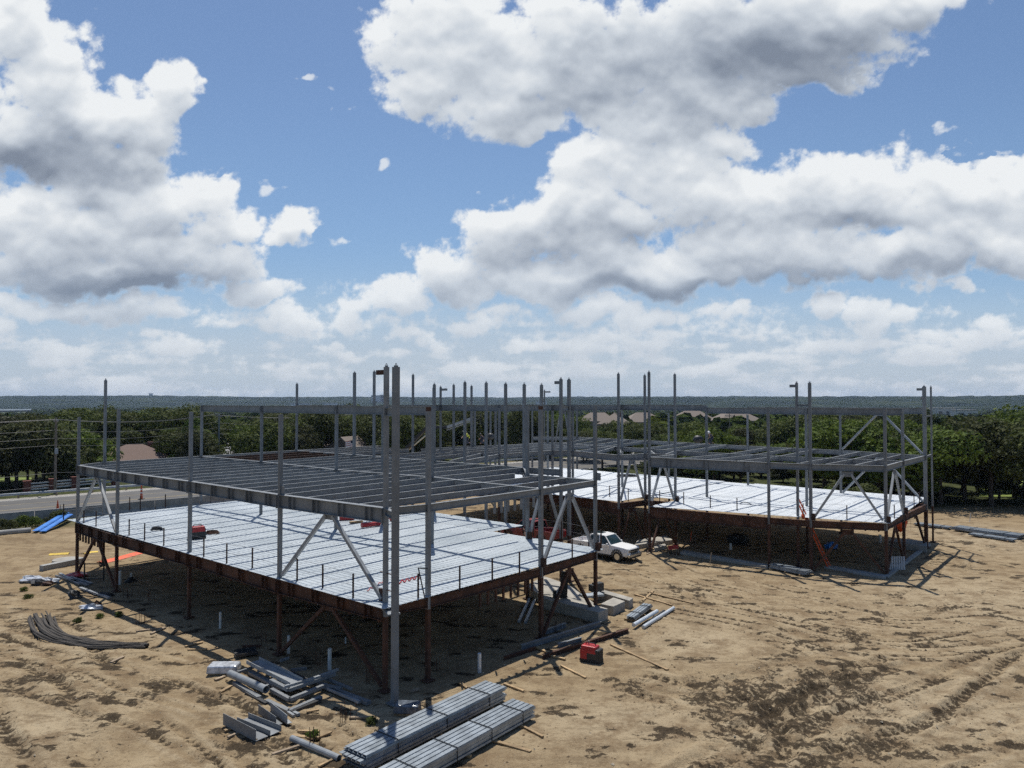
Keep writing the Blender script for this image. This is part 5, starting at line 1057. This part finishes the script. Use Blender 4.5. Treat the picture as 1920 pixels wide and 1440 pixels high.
for i, px in enumerate((1757, 1780, 1794)):
    p = hp(px, 795, 296 + 8 * i); t = thing('box_trailer', ('left', 'middle', 'right')[i] + ' white box trailer parked on the pale far lot', 'trailer', p); MB().box((p.x, p.y, p.z + 3.9), (6.5, 2.6, 2.8), .3).build('body', M['white'], t, bevel=.05)
    for s in (-1.6, 1.6): MB().tube((p.x + s, p.y - 1.4, p.z + 2.35), (p.x + s, p.y - 1.1, p.z + 2.35), .45, 12).build('wheel', M['black'], t)
for px, ytop, Y, lb in ((1756, 765, 420, 'leftmost thin light pole over the right hand wood'), (1780, 767, 430, 'thin light pole over the pale far lot'), (1794, 766, 380, 'dark light pole right of the pale far lot'), (1840, 764, 520, 'slim far light pole right of the pale buildings'), (1877, 755, 480, 'pale thick far pole near the right edge'), (1900, 757, 520, 'slim far pole at the right edge')):
    p = hp(px, 790, Y); h = ztop(p, ytop) - p.z; t = thing('light_pole', lb, 'light pole', p); MB().tube(p, p + Vector((0, 0, h)), .3, 8, .2).build('pole', M['galv_dull'], t); MB().box((p.x + .8, p.y, p.z + h), (2.0, .4, .25)).build('lamp_head', M['galv_dull'], t)

# ---------------------------------------------------------------- trees
def crown_mesh(seed, w, h, kindn, nleaf, leaf):
    rg = random.Random(seed); lobes = []
    if kindn == 'oak':
        for i in range(rg.randint(8, 11)):
            a = rg.uniform(0, 6.283); r = w * .5 * math.sqrt(rg.uniform(.02, .62)); z = h * rg.uniform(.40, .80) - .12 * r
            q = rg.uniform(.17, .30) * w; lobes.append((r * math.cos(a), r * math.sin(a), z, q, q * rg.uniform(.62, .85)))
        lobes.append((0, 0, h * .78, w * .24, h * .2))
    else:
        for i in range(8):
            t = i / 7; q = w * .5 * (1 - .62 * t) * rg.uniform(.75, 1.1); a = rg.uniform(0, 6.283); lobes.append((.14 * w * math.cos(a), .14 * w * math.sin(a), h * (.2 + .7 * t), q, h * .12))
    P = []; Fc = []; tot = sum(l[3] ** 2 for l in lobes)
    for l in lobes:
        for i in range(int(nleaf * l[3] ** 2 / tot)):
            u = rg.uniform(-.75, 1); a = rg.uniform(0, 6.283); s = math.sqrt(max(0, 1 - u * u)); k = (rg.uniform(.35, 1) ** .4) * (1 + .16 * math.sin(5 * a + seed) * s + .12 * math.sin(7 * u + l[0]))
            c = Vector((l[0] + l[3] * k * s * math.cos(a), l[1] + l[3] * k * s * math.sin(a), l[2] + l[4] * k * u))
            n_ = (Vector((s * math.cos(a), s * math.sin(a), u)) + Vector((rg.gauss(0, .7), rg.gauss(0, .7), rg.gauss(0, .5) + .3))).normalized()
            t1 = n_.orthogonal().normalized(); t2 = n_.cross(t1); ang = rg.uniform(0, 6.283); e1 = t1 * math.cos(ang) + t2 * math.sin(ang); e2 = n_.cross(e1); q = leaf * rg.uniform(.5, 1.25)
            o = len(P); P += [c + e1 * q, c + e2 * q * .55, c - e1 * q * .9, c - e2 * q * .5 + n_ * q * .25]; Fc.append((o, o + 1, o + 2, o + 3))
    me = bpy.data.meshes.new('crown'); me.from_pydata(P, [], Fc); me.update(); return me, lobes
def trunk_mesh(seed, h, lobes, r):
    rg = random.Random(seed); m = MB(); top = Vector((rg.uniform(-.3, .3), rg.uniform(-.3, .3), h * .38)); m.tube((0, 0, -.6), top * .5 + Vector((.1, 0, 0)), r, 8, r * .8).tube(top * .5 + Vector((.1, 0, 0)), top, r * .8, 8, r * .62)
    for l in lobes[:7]:
        e = Vector(l[:3]); md = top.lerp(e, .55) + Vector((rg.uniform(-.3, .3), rg.uniform(-.3, .3), .25)); m.tube(top, md, r * .42, 6, r * .25).tube(md, e, r * .25, 6, r * .08)
    me = bpy.data.meshes.new('trunk'); me.from_pydata(m.v, [], m.f); me.update(); me.materials.append(M['bark']); return me
PROTO = []
for i in range(7):
    kd = 'oak' if i < 5 else 'cedar'; w = (9.5, 8.2, 10.5, 7.6, 9.0, 4.4, 5.2)[i]; h = (8.6, 8.0, 9.2, 7.6, 8.8, 7.6, 7.0)[i]
    cm, lb = crown_mesh(20 + i, w, h, kd, 7600 if kd == 'oak' else 3600, .25 if kd == 'oak' else .21); cm.materials.append(M['leaf' if kd == 'oak' else 'leaf2']); PROTO.append((cm, trunk_mesh(50 + i, h, lb, .26 if kd == 'oak' else .16), h))
cm, lb = crown_mesh(77, 6.5, 7.0, 'oak', 5000, .24); cm.materials.append(M['leaf3']); PROTO.append((cm, trunk_mesh(78, 7, lb, .18), 7.0))
cm, lb = crown_mesh(81, 3.2, 2.3, 'oak', 1300, .17); cm.materials.append(M['leaf']); PROTO.append((cm, trunk_mesh(82, 2.2, lb, .07), 2.3))
ntree = 0
def tree(x, y, k, sc, label, group, name=None, cat='tree'):
    global ntree; ntree += 1
    z = gzf(x, y); nm = name or ('oak_tree' if k < 5 else 'cedar_tree' if k < 7 else 'leafy_tree' if k == 7 else 'shrub')
    t = bpy.data.objects.new(nm, None); COL.objects.link(t); t.location = (x, y, z - .1); t['label'] = label; t['category'] = cat; t['group'] = group
    t.rotation_euler = (0, 0, rnd.uniform(0, 6.28)); t.scale = (sc * rnd.uniform(.9, 1.12), sc * rnd.uniform(.9, 1.12), sc)
    for pn, me in (('crown', PROTO[k][0]), ('trunk', PROTO[k][1])):
        o = bpy.data.objects.new(pn, me); COL.objects.link(o); o.parent = t
    return t
HOUSES = [(200, 305, 120, 862), (588, 690, 128, 856), (404, 446, 300, 856), (1098, 1145, 322, 796), (1185, 1232, 292, 794), (1262, 1420, 276, 795), (1740, 1825, 285, 798)]
def clear(x, y, rad, top=8.6):
    px = 960 + FPX * x / y; w = FPX * rad / y; py = 754 + (CAM_H - top - gzf(x, y)) * FPX / y
    for a, c, Y, yb in HOUSES:
        if y < Y + 8 and py < yb - 9 and a - w * .7 < px < c + w * .7: return False
    return True
placed = []
def scatter(n, fx, label, group, ks, smin, smax, sep=4.2, tries=40):
    c = 0
    for _ in range(n * tries):
        if c >= n: break
        x, y = fx()
        if y < 40 or abs(x / y) > .80: continue
        sc = rnd.uniform(smin, smax); k = rnd.choice(ks)
        if not clear(x, y, 4.5 * sc, PROTO[k][2] * sc): continue
        if any((x - a) ** 2 + (y - b_) ** 2 < (sep * sc) ** 2 for a, b_ in placed): continue
        placed.append((x, y)); tree(x, y, k, sc, label, group); c += 1
    return c
OAK = (0, 1, 2, 3, 4, 0, 1, 2, 3, 4, 5)
def zoneL():
    s, d = rnd.uniform(-45, 75), rnd.uniform(30, 44); q = rp(s, d); return q.x, q.y
def zoneL2():
    s, d = rnd.uniform(-60, 120), rnd.uniform(44, 90); q = rp(s, d); return q.x, q.y
scatter(42, zoneL, 'dark leafy oak in the front row of trees beyond the road guardrail', 'front row of trees beyond the road', OAK, .8, 1.3, 3.6)
scatter(48, zoneL2, 'dark leafy tree in the deep wood behind the front row beyond the road', 'trees deeper beyond the road', OAK, .95, 1.28)
def zoneR():           # the wood behind and right of the far wing
    px = rnd.uniform(1225, 2000); Y = rnd.uniform(0, 1) ** 1.3 * 40 + (100 if px < 1500 else 93 - (px - 1500) * .037 if px < 1740 else 84); x = (px - 960) / FPX * Y; return x, Y
def zoneR2():
    px = rnd.uniform(1080, 2020); Y = rnd.uniform(130, 215); return (px - 960) / FPX * Y, Y
for px, Y, k, sc in ((1762, 86, 2, 1.05), (1806, 90, 0, 1.12), (1856, 84, 4, 1.2), (1900, 92, 2, 1.3), (1935, 82, 0, 1.25), (1722, 90, 1, .95)):
    x = (px - 960) / FPX * Y; placed.append((x, Y)); tree(x, Y, k, sc, 'big dark oak at the front of the wood beside the deck sheet stacks', 'big oaks at the right site edge')
scatter(72, zoneR, 'dense green oak in the wood close behind the far wing', 'wood close behind the far wing', OAK, .68, 1.28, 3.6)
scatter(56, zoneR2, 'green tree farther back in the wood beyond the far wing', 'trees farther back beyond the far wing', OAK, .7, 1.3, 4.6)
def zoneC():
    px = rnd.uniform(640, 1240); Y = rnd.uniform(150, 225); return (px - 960) / FPX * Y, Y
scatter(62, zoneC, 'dark tree in the belt seen between the tall middle columns', 'tree belt behind the middle columns', OAK, .95, 1.3, 3.8)
for px, Y, sc in ((1316, 122, .95), (1340, 126, .85), (900, 168, 1.05), (575, 150, .8), (995, 160, .9), (1862, 150, .95), (1215, 140, .7)):
    tree((px - 960) / FPX * Y, Y, 7, sc, {1316: 'bright yellow green tree behind the far wing steel', 1340: 'lower bright green tree right of the yellow green tree', 900: 'lighter green tree between the middle columns', 575: 'light green tree left of the tan stone house', 995: 'light green tree behind the middle of the frame', 1862: 'light green tree top in the right hand wood', 1215: 'small bright tree behind the tall far wing columns'}[px], 'lighter green trees')
for px, Y, k, sc in ((345, 126, 1, .95), (370, 130, 2, .85), (322, 128, 3, .95), (482, 140, 0, 1.0), (515, 148, 2, 1.1), (545, 150, 1, 1.0), (700, 132, 2, 1.05), (765, 128, 4, 1.15), (790, 136, 0, 1.1), (742, 140, 1, 1.1), (588, 131, 8, 1.3), (606, 126, 8, 1.4), (170, 118, 5, 1.05), (310, 150, 2, 1.1), (230, 160, 0, 1.1), (275, 165, 2, 1.1)):
    tree((px - 960) / FPX * Y, Y, k, sc, 'dark shrub in front of the tan stone house' if k == 8 else 'dark tree standing near the roofs and lawns beyond the road', 'shrubs at the tan house' if k == 8 else 'trees around the roofs beyond the road')
for px, Y in ((1085, 101), (1100, 99), (1118, 98), (1135, 97), (1150, 97), (1210, 93), (1268, 92), (1300, 91), (1350, 89), (1400, 87), (1450, 85), (1500, 84), (1560, 82), (1620, 80), (1680, 78)):
    tree((px - 960) / FPX * Y, Y, 8, rnd.uniform(.8, 1.5), 'low shrub at the edge of the wood behind the far deck', 'shrubs along the far wood edge', cat='shrub')
for px, py in ((20, 992), (48, 990), (70, 986), (95, 982), (8, 997), (36, 985), (110, 978)):
    p = gat(px, py); tree(p.x, p.y, 8, rnd.uniform(.35, .6), 'low weedy bush on the bank in front of the concrete barriers', 'weeds on the bank at left', 'weed', 'weed')
for px, py, lb in ((588, 1383, 'small green weed by the lone tube'), (695, 1357, 'small green weed by the front column'), (45, 1108, 'green weed patch left of the debris heap'), (186, 1159, 'small weed above the netting'), (147, 1167, 'faint weed inside the netting curve'), (222, 1155, 'tiny green weed at the shadow line'), (52, 1122, 'low weed below the debris heap')):
    p = gat(px, py); tree(p.x, p.y, 8, .16, lb, 'small weeds on the site', 'weed', 'weed')
# lawns and bare pale banks between the trees
def patch(pix, Y0, Y1, mat, name, label, lift=.12):
    a, c = pix; P = [atY(a, 850, Y0), atY(c, 850, Y0), atY(c, 850, Y1), atY(a, 850, Y1)]; m = MB(); k = 8; V_ = []
    for i in range(k + 1):
        for j in range(k + 1):
            q = P[0].lerp(P[1], i / k).lerp(P[3].lerp(P[2], i / k), j / k); V_.append((q.x, q.y, gzf(q.x, q.y) + lift))
    m.add(V_, [(i * (k + 1) + j, (i + 1) * (k + 1) + j, (i + 1) * (k + 1) + j + 1, i * (k + 1) + j + 1) for i in range(k) for j in range(k)]); return kind(m.build(name, mat), 'structure', label)
M['lawn'] = material('bright_lawn', (.15, .20, .035), .9, 0, .25, 1.5); M['bank'] = material('pale_bank', (.42, .32, .22), .9, 0, .35, .8)
patch((280, 306), 132, 165, M['lawn'], 'lawn', 'bright lawn between the left trees'); patch((440, 525), 128, 170, M['lawn'], 'lawn', 'bright lawn right of the side street'); patch((0, 60), 100, 112, M['lawn'], 'lawn', 'sunlit grass below the left trees')
patch((1375, 1398), 88, 100, M['bank'], 'soil_bank', 'pale bare soil bank behind the far deck'); patch((1222, 1250), 100, 116, M['bank'], 'soil_bank', 'pale soil bank seen through the far wing columns'); patch((1835, 1920), 92, 120, M['lawn'], 'lawn', 'sunlit grass under the right hand oaks')
# the far-off wood: reads as one mass of crowns
rs = np.random.RandomState(5); m = MB(); cnt = 0
while cnt < 5200:
    r = 225 + 2400 * rs.rand() ** 1.25; a = rs.uniform(-.70, .70); x, y = r * math.sin(a), r * math.cos(a); px = 960 + FPX * x / y
    if px < 60 and r > 1300: continue
    if not clear(x, y, 5, 7): continue
    if fbm(np.array([x / 140.]), np.array([y / 140.]), 61, 3)[0] > .66 and r > 420: cnt += .3; continue
    w = rs.uniform(3.2, 5.6) * (1 + r / 2600); h = rs.uniform(4.5, 8.0) * (1 + r / 6500); z = gzf(x, y) ; n1 = 7 if r > 900 else 10; P = []; ring = 4 if r > 900 else 6
    for j in range(ring):
        ph = (j / (ring - 1)) * math.pi * .62
        for i in range(n1):
            th = 2 * math.pi * i / n1 + j * .4; k = 1 + rs.uniform(-.26, .26); P.append((x + w * k * math.sin(ph) * math.cos(th), y + w * k * math.sin(ph) * math.sin(th), z + h * (.42 + .58 * max(math.cos(ph), -.5) * k)))
    m.mat(0 if rs.rand() < .93 else 1).add(P, [(j * n1 + i, (j + 1) * n1 + i, (j + 1) * n1 + (i + 1) % n1, j * n1 + (i + 1) % n1) for j in range(ring - 1) for i in range(n1)]); cnt += 1
def forest_mat(name, c):
    mm, n, l, b = nodes(name); tc = n.new("ShaderNodeTexCoord"); v = tc.outputs['Object']
    c1 = ramp(n, l, noise(n, l, .035, 4, .6, v), [(.35, tuple(k * .65 for k in c)), (.65, tuple(k * 1.5 for k in c))]); c2 = ramp(n, l, noise(n, l, .8, 4, .7, v), [(.38, (.25, .25, .25)), (.6, (1, 1, 1))])
    mx = n.new("ShaderNodeMix"); mx.data_type = 'RGBA'; mx.blend_type = 'MULTIPLY'; mx.inputs[0].default_value = 1; l.new(c1, mx.inputs[6]); l.new(c2, mx.inputs[7]); l.new(mx.outputs[2], b.inputs['Base Color']); b.inputs['Roughness'].default_value = 1; b.inputs['Specular IOR Level'].default_value = 0
    bp = n.new("ShaderNodeBump"); bp.inputs['Strength'].default_value = 1; bp.inputs['Distance'].default_value = .6; l.new(noise(n, l, 1.1, 4, .7, v), bp.inputs['Height']); l.new(bp.outputs[0], b.inputs['Normal']); return mm
kind(m.build('distant_forest', [forest_mat('far_crowns', (.05, .07, .022)), forest_mat('far_bright_crowns', (.10, .125, .03))]), 'stuff', 'far-off wood of rounded green crowns fading toward the hills')

# ---------------------------------------------------------------- clouds: a far backdrop well beyond the hills
BL = [(30, 40, 95, 110), (95, 150, 100, 110), (165, 215, 105, 70), (235, 215, 95, 60), (335, 165, 48, 56), (290, 230, 62, 72), (60, 260, 150, 95), (190, 305, 150, 75), (290, 290, 45, 45), (230, 370, 165, 75), (372, 352, 62, 58), (415, 425, 75, 52),
      (545, 425, 66, 32), (100, 440, 220, 110), (300, 470, 190, 85), (180, 520, 250, 48), (430, 505, 75, 42), (-80, 300, 120, 300), (50, 585, 120, 30), (210, 592, 150, 34), (310, 600, 58, 24), (470, 550, 95, 34), (530, 605, 70, 34), (430, 612, 60, 18),
      (645, 440, 38, 15), (735, 319, 38, 24), (505, 342, 44, 15), (608, 165, 34, 10), (636, 211, 22, 12), (411, 300, 16, 12), (895, 370, 7, 9),
      (770, 60, 105, 120), (880, 90, 180, 140), (800, 165, 115, 62), (950, 195, 140, 78), (1100, 110, 260, 150), (1300, 90, 250, 130), (1500, 50, 230, 105), (1680, 0, 160, 55), (1240, 225, 170, 65), (990, 245, 95, 34), (1480, 140, 160, 40), (1330, 180, 130, 60),
      (1120, 318, 92, 62), (1250, 325, 180, 92), (1400, 372, 230, 92), (1600, 350, 230, 78), (1800, 365, 210, 88), (1960, 380, 130, 95), (1100, 420, 145, 85), (960, 460, 125, 62), (850, 512, 88, 54), (745, 572, 105, 36), (655, 588, 52, 26), (1010, 532, 210, 54), (1200, 500, 220, 66), (1450, 470, 260, 72), (1700, 470, 230, 66), (1900, 450, 130, 66), (1345, 262, 70, 45),
      (1745, 246, 36, 11), (1860, 285, 60, 10), (1545, 570, 62, 36), (1660, 590, 105, 30), (1850, 602, 60, 20), (1370, 590, 85, 26), (1150, 592, 160, 30), (900, 605, 100, 24), (1785, 540, 60, 14), (790, 640, 90, 18), (620, 650, 120, 16)]
DKS = [(90, 300, 230, 60, .50), (1450, 100, 290, 120, .40), (1200, 120, 190, 110, .30), (250, 500, 260, 70, .22), (1400, 470, 260, 60, .20), (230, 540, 260, 34, .55), (60, 520, 120, 40, .4), (1450, 110, 210, 95, .55), (1250, 190, 150, 60, .28), (1180, 70, 170, 80, .30), (1020, 205, 110, 40, .3), (1620, 40, 140, 50, .25), (900, 60, 110, 60, .12), (1230, 540, 220, 24, .5), (1560, 530, 160, 30, .5), (1010, 480, 130, 60, .3), (1180, 440, 120, 45, .28), (1600, 400, 130, 22, .33), (1500, 350, 50, 40, .22), (890, 520, 80, 40, .25), (320, 450, 110, 45, .28), (1760, 500, 160, 34, .35), (200, 605, 120, 18, .2), (380, 510, 60, 40, .2)]
na, ne = 620, 300; paz = np.linspace(-300, 2220, na); pel = np.linspace(775, -160, ne)          # sampled finely enough for billows
PX, PY = np.meshgrid(paz, pel, indexing='ij')
w1 = 46 * (fbm(PX / 95, PY / 80, 201, 4) - .5) * 2; w2 = 40 * (fbm(PX / 95, PY / 80, 231, 4) - .5) * 2
QX, QY = PX + w1, PY + w2
F_ = np.full(PX.shape, -1.0); Low_ = np.zeros(PX.shape); Sm_ = np.zeros(PX.shape)
for x, y, a, c in BL:
    b_ = 1 - ((QX - x) / a) ** 2 - ((QY - y) / c) ** 2; nf = np.where(b_ > 0, np.clip(b_, -1, 1) * min(1, .25 + c / 62), b_.clip(-1, 1)); w_ = nf > F_; F_ = np.where(w_, nf, F_); Low_ = np.where(w_, np.clip((QY - y) / c, 0, 1), Low_)
    if c < 25 and y < 500: Sm_ = np.maximum(Sm_, (b_ > -1.5) * 1.0)
bil = fbm(PX / 62, PY / 52, 251, 6, .55, billow=True); fine = fbm(PX / 20, PY / 17, 271, 4, .55)
Low_ = sstep(.1, .6, Low_); D_ = F_ + (.95 - .55 * Low_) * (bil - .33) + .40 * (fine - .5) - Sm_ * (.30 + .9 * (.5 - fine))
low = sstep(545, 660, PY) * (.16 + 1.25 * (fbm(PX / 110, PY / 24, 281, 5, .6) - .44)) * 1.5                 # thin far layers toward the horizon
D_ = np.maximum(D_, np.where(PY > 520, low - .05, -1))
alpha = sstep(-.02, .42, D_)
wisp = .30 * sstep(.56, .76, fbm(PX / 150, PY / 40, 291, 5, .6)) * sstep(60, 250, PY); alpha = np.maximum(alpha, wisp)
dn = np.clip(D_, 0, 1.3)
dpy = abs(pel[1] - pel[0]); tau = np.zeros_like(dn)            # light comes from above: gather what hangs over each point
for k, wgt in ((2, .9), (5, 1.0), (9, 1.1), (15, 1.2), (24, 1.0), (36, .7)):
    sh = np.zeros_like(dn); sh[:, :-k] = dn[:, k:]; tau += wgt * sh
    # axis 1 runs upward (pel decreases), so +k looks higher
lit = np.exp(-.17 * tau)
dark_ = np.zeros_like(dn)
for x, y, a, c, s in DKS: dark_ = np.maximum(dark_, s * np.exp(-((QX - x) / a) ** 2 - ((QY - y) / c) ** 2))
thin = np.exp(-1.6 * dn)
def up(A, k): B = np.zeros_like(A); B[:, :-k] = A[:, k:]; B[:, -k:] = A[:, -k:]; return B
def blur(A, k):
    for ax in (0, 1):
        C_ = np.cumsum(np.pad(A, [(k + 1, k) if q == ax else (0, 0) for q in (0, 1)], mode='edge'), axis=ax); A = (np.take(C_, np.arange(2 * k + 1, C_.shape[ax]), ax) - np.take(C_, np.arange(0, C_.shape[ax] - 2 * k - 1), ax)) / (2 * k + 1)
    return A
d1, d2, d3 = blur(dn, 1), blur(dn, 3), blur(dn, 7)
g = .26 * np.clip(d1 - up(d1, 3), -.35, .35) + .19 * np.clip(d2 - up(d2, 8), -.5, .5) + .22 * np.clip(d3 - up(d3, 18), -.7, .7)
sh_ = .56 + .32 * lit + .22 * thin + g + .10 * (bil - .4) + .06 * (fine - .5)
sh_ = sh_ - 1.05 * dark_ * sstep(0.05, .5, dn)
hz_ = sstep(430, 740, PY)
def v2w(px, py, Rd): 
    a = (px - 960) / FPX; b_ = -(py - 720) / FPX; c, s = math.cos(PITCH), math.sin(PITCH); Y = c - b_ * s; Zz = s + b_ * c; L = np.sqrt(a * a + Y * Y + Zz * Zz); return np.stack([a / L * Rd, Y / L * Rd, Zz / L * Rd + CAM_H], -1)
CV = v2w(PX, PY, 26000.0).reshape(-1, 3); idx = np.arange(na * ne).reshape(na, ne)
cm_ = bpy.data.materials.new('cloud'); cm_.use_nodes = True; n = cm_.node_tree.nodes; l = cm_.node_tree.links; n.clear()
tc = n.new("ShaderNodeTexCoord"); mp = n.new("ShaderNodeMapping"); mp.inputs['Scale'].default_value = (1 / 900.,) * 3; l.new(tc.outputs['Object'], mp.inputs[0]); v = mp.outputs[0]
fz = noise(n, l, 1.6, 8, .66, v); fz2 = noise(n, l, 1.7, 9, .68, v)
al = mathn(n, l, 'ADD', attr(n, 'mass'), mathn(n, l, 'MULTIPLY', mathn(n, l, 'SUBTRACT', fz, .5), 1.5))
mr = n.new("ShaderNodeMapRange"); mr.interpolation_type = 'SMOOTHSTEP'; mr.inputs['From Min'].default_value = .0; mr.inputs['From Max'].default_value = .56; l.new(al, mr.inputs[0])
alp = mathn(n, l, 'MULTIPLY', mr.outputs[0], attr(n, 'cover'))
br = mathn(n, l, 'ADD', attr(n, 'bright'), mathn(n, l, 'MULTIPLY', mathn(n, l, 'SUBTRACT', fz2, .5), .22))
colr = ramp(n, l, br, [(.12, (.21, .25, .32)), (.40, (.37, .42, .495)), (.66, (.60, .65, .71)), (.95, (.86, .885, .90))])
em = n.new("ShaderNodeEmission"); l.new(colr, em.inputs[0]); em.inputs[1].default_value = 1.0
tr = n.new("ShaderNodeBsdfTransparent"); e2 = n.new("ShaderNodeEmission"); l.new(ramp(n, l, attr(n, 'low'), [(0.0, (.24, .42, .68)), (.5, (.40, .54, .70)), (1.0, (.51, .585, .65))]), e2.inputs[0]); m2 = n.new("ShaderNodeMixShader"); l.new(attr(n, 'veil'), m2.inputs[0]); l.new(tr.outputs[0], m2.inputs[1]); l.new(e2.outputs[0], m2.inputs[2])
mx = n.new("ShaderNodeMixShader"); l.new(alp, mx.inputs[0]); l.new(m2.outputs[0], mx.inputs[1]); l.new(em.outputs[0], mx.inputs[2])
out = n.new("ShaderNodeOutputMaterial"); l.new(mx.outputs[0], out.inputs[0])
edge = sstep(-300, -180, PX) * sstep(2220, 2100, PX) * sstep(-160, -90, PY)
veil = edge * (.88 * sstep(400, 700, PY) + .20 * sstep(100, 450, PY))          # whitening of the air low over the horizon
bright = sh_ * (1 - .5 * hz_) + .58 * .5 * hz_
kind(grid_mesh('sky', CV, np.stack([idx[:-1, :-1], idx[1:, :-1], idx[1:, 1:], idx[:-1, 1:]], -1).reshape(-1, 4), {'mass': np.clip(D_, -1, 1.2) , 'cover': edge * (1 - .25 * hz_) * (1 - .3 * Sm_), 'veil': veil, 'bright': bright, 'low': sstep(420, 740, PY)}, cm_), 'structure', 'blue summer sky with big white and grey cumulus clouds')
# ---------------------------------------------------------------- the air itself
hb = MB().box((0, 3600, 45), (18000, 9600, 130)).build("haze", [])
hzm = bpy.data.materials.new('haze_air'); hzm.use_nodes = True; n = hzm.node_tree.nodes; l = hzm.node_tree.links; n.clear(); pv = n.new("ShaderNodeVolumePrincipled"); pv.inputs['Density'].default_value = 7e-5; pv.inputs['Color'].default_value = (.55, .70, .98, 1); pv.inputs['Anisotropy'].default_value = .2
o_ = n.new("ShaderNodeOutputMaterial"); l.new(pv.outputs[0], o_.inputs['Volume']); hb.data.materials.append(hzm); hb['kind'] = 'stuff'
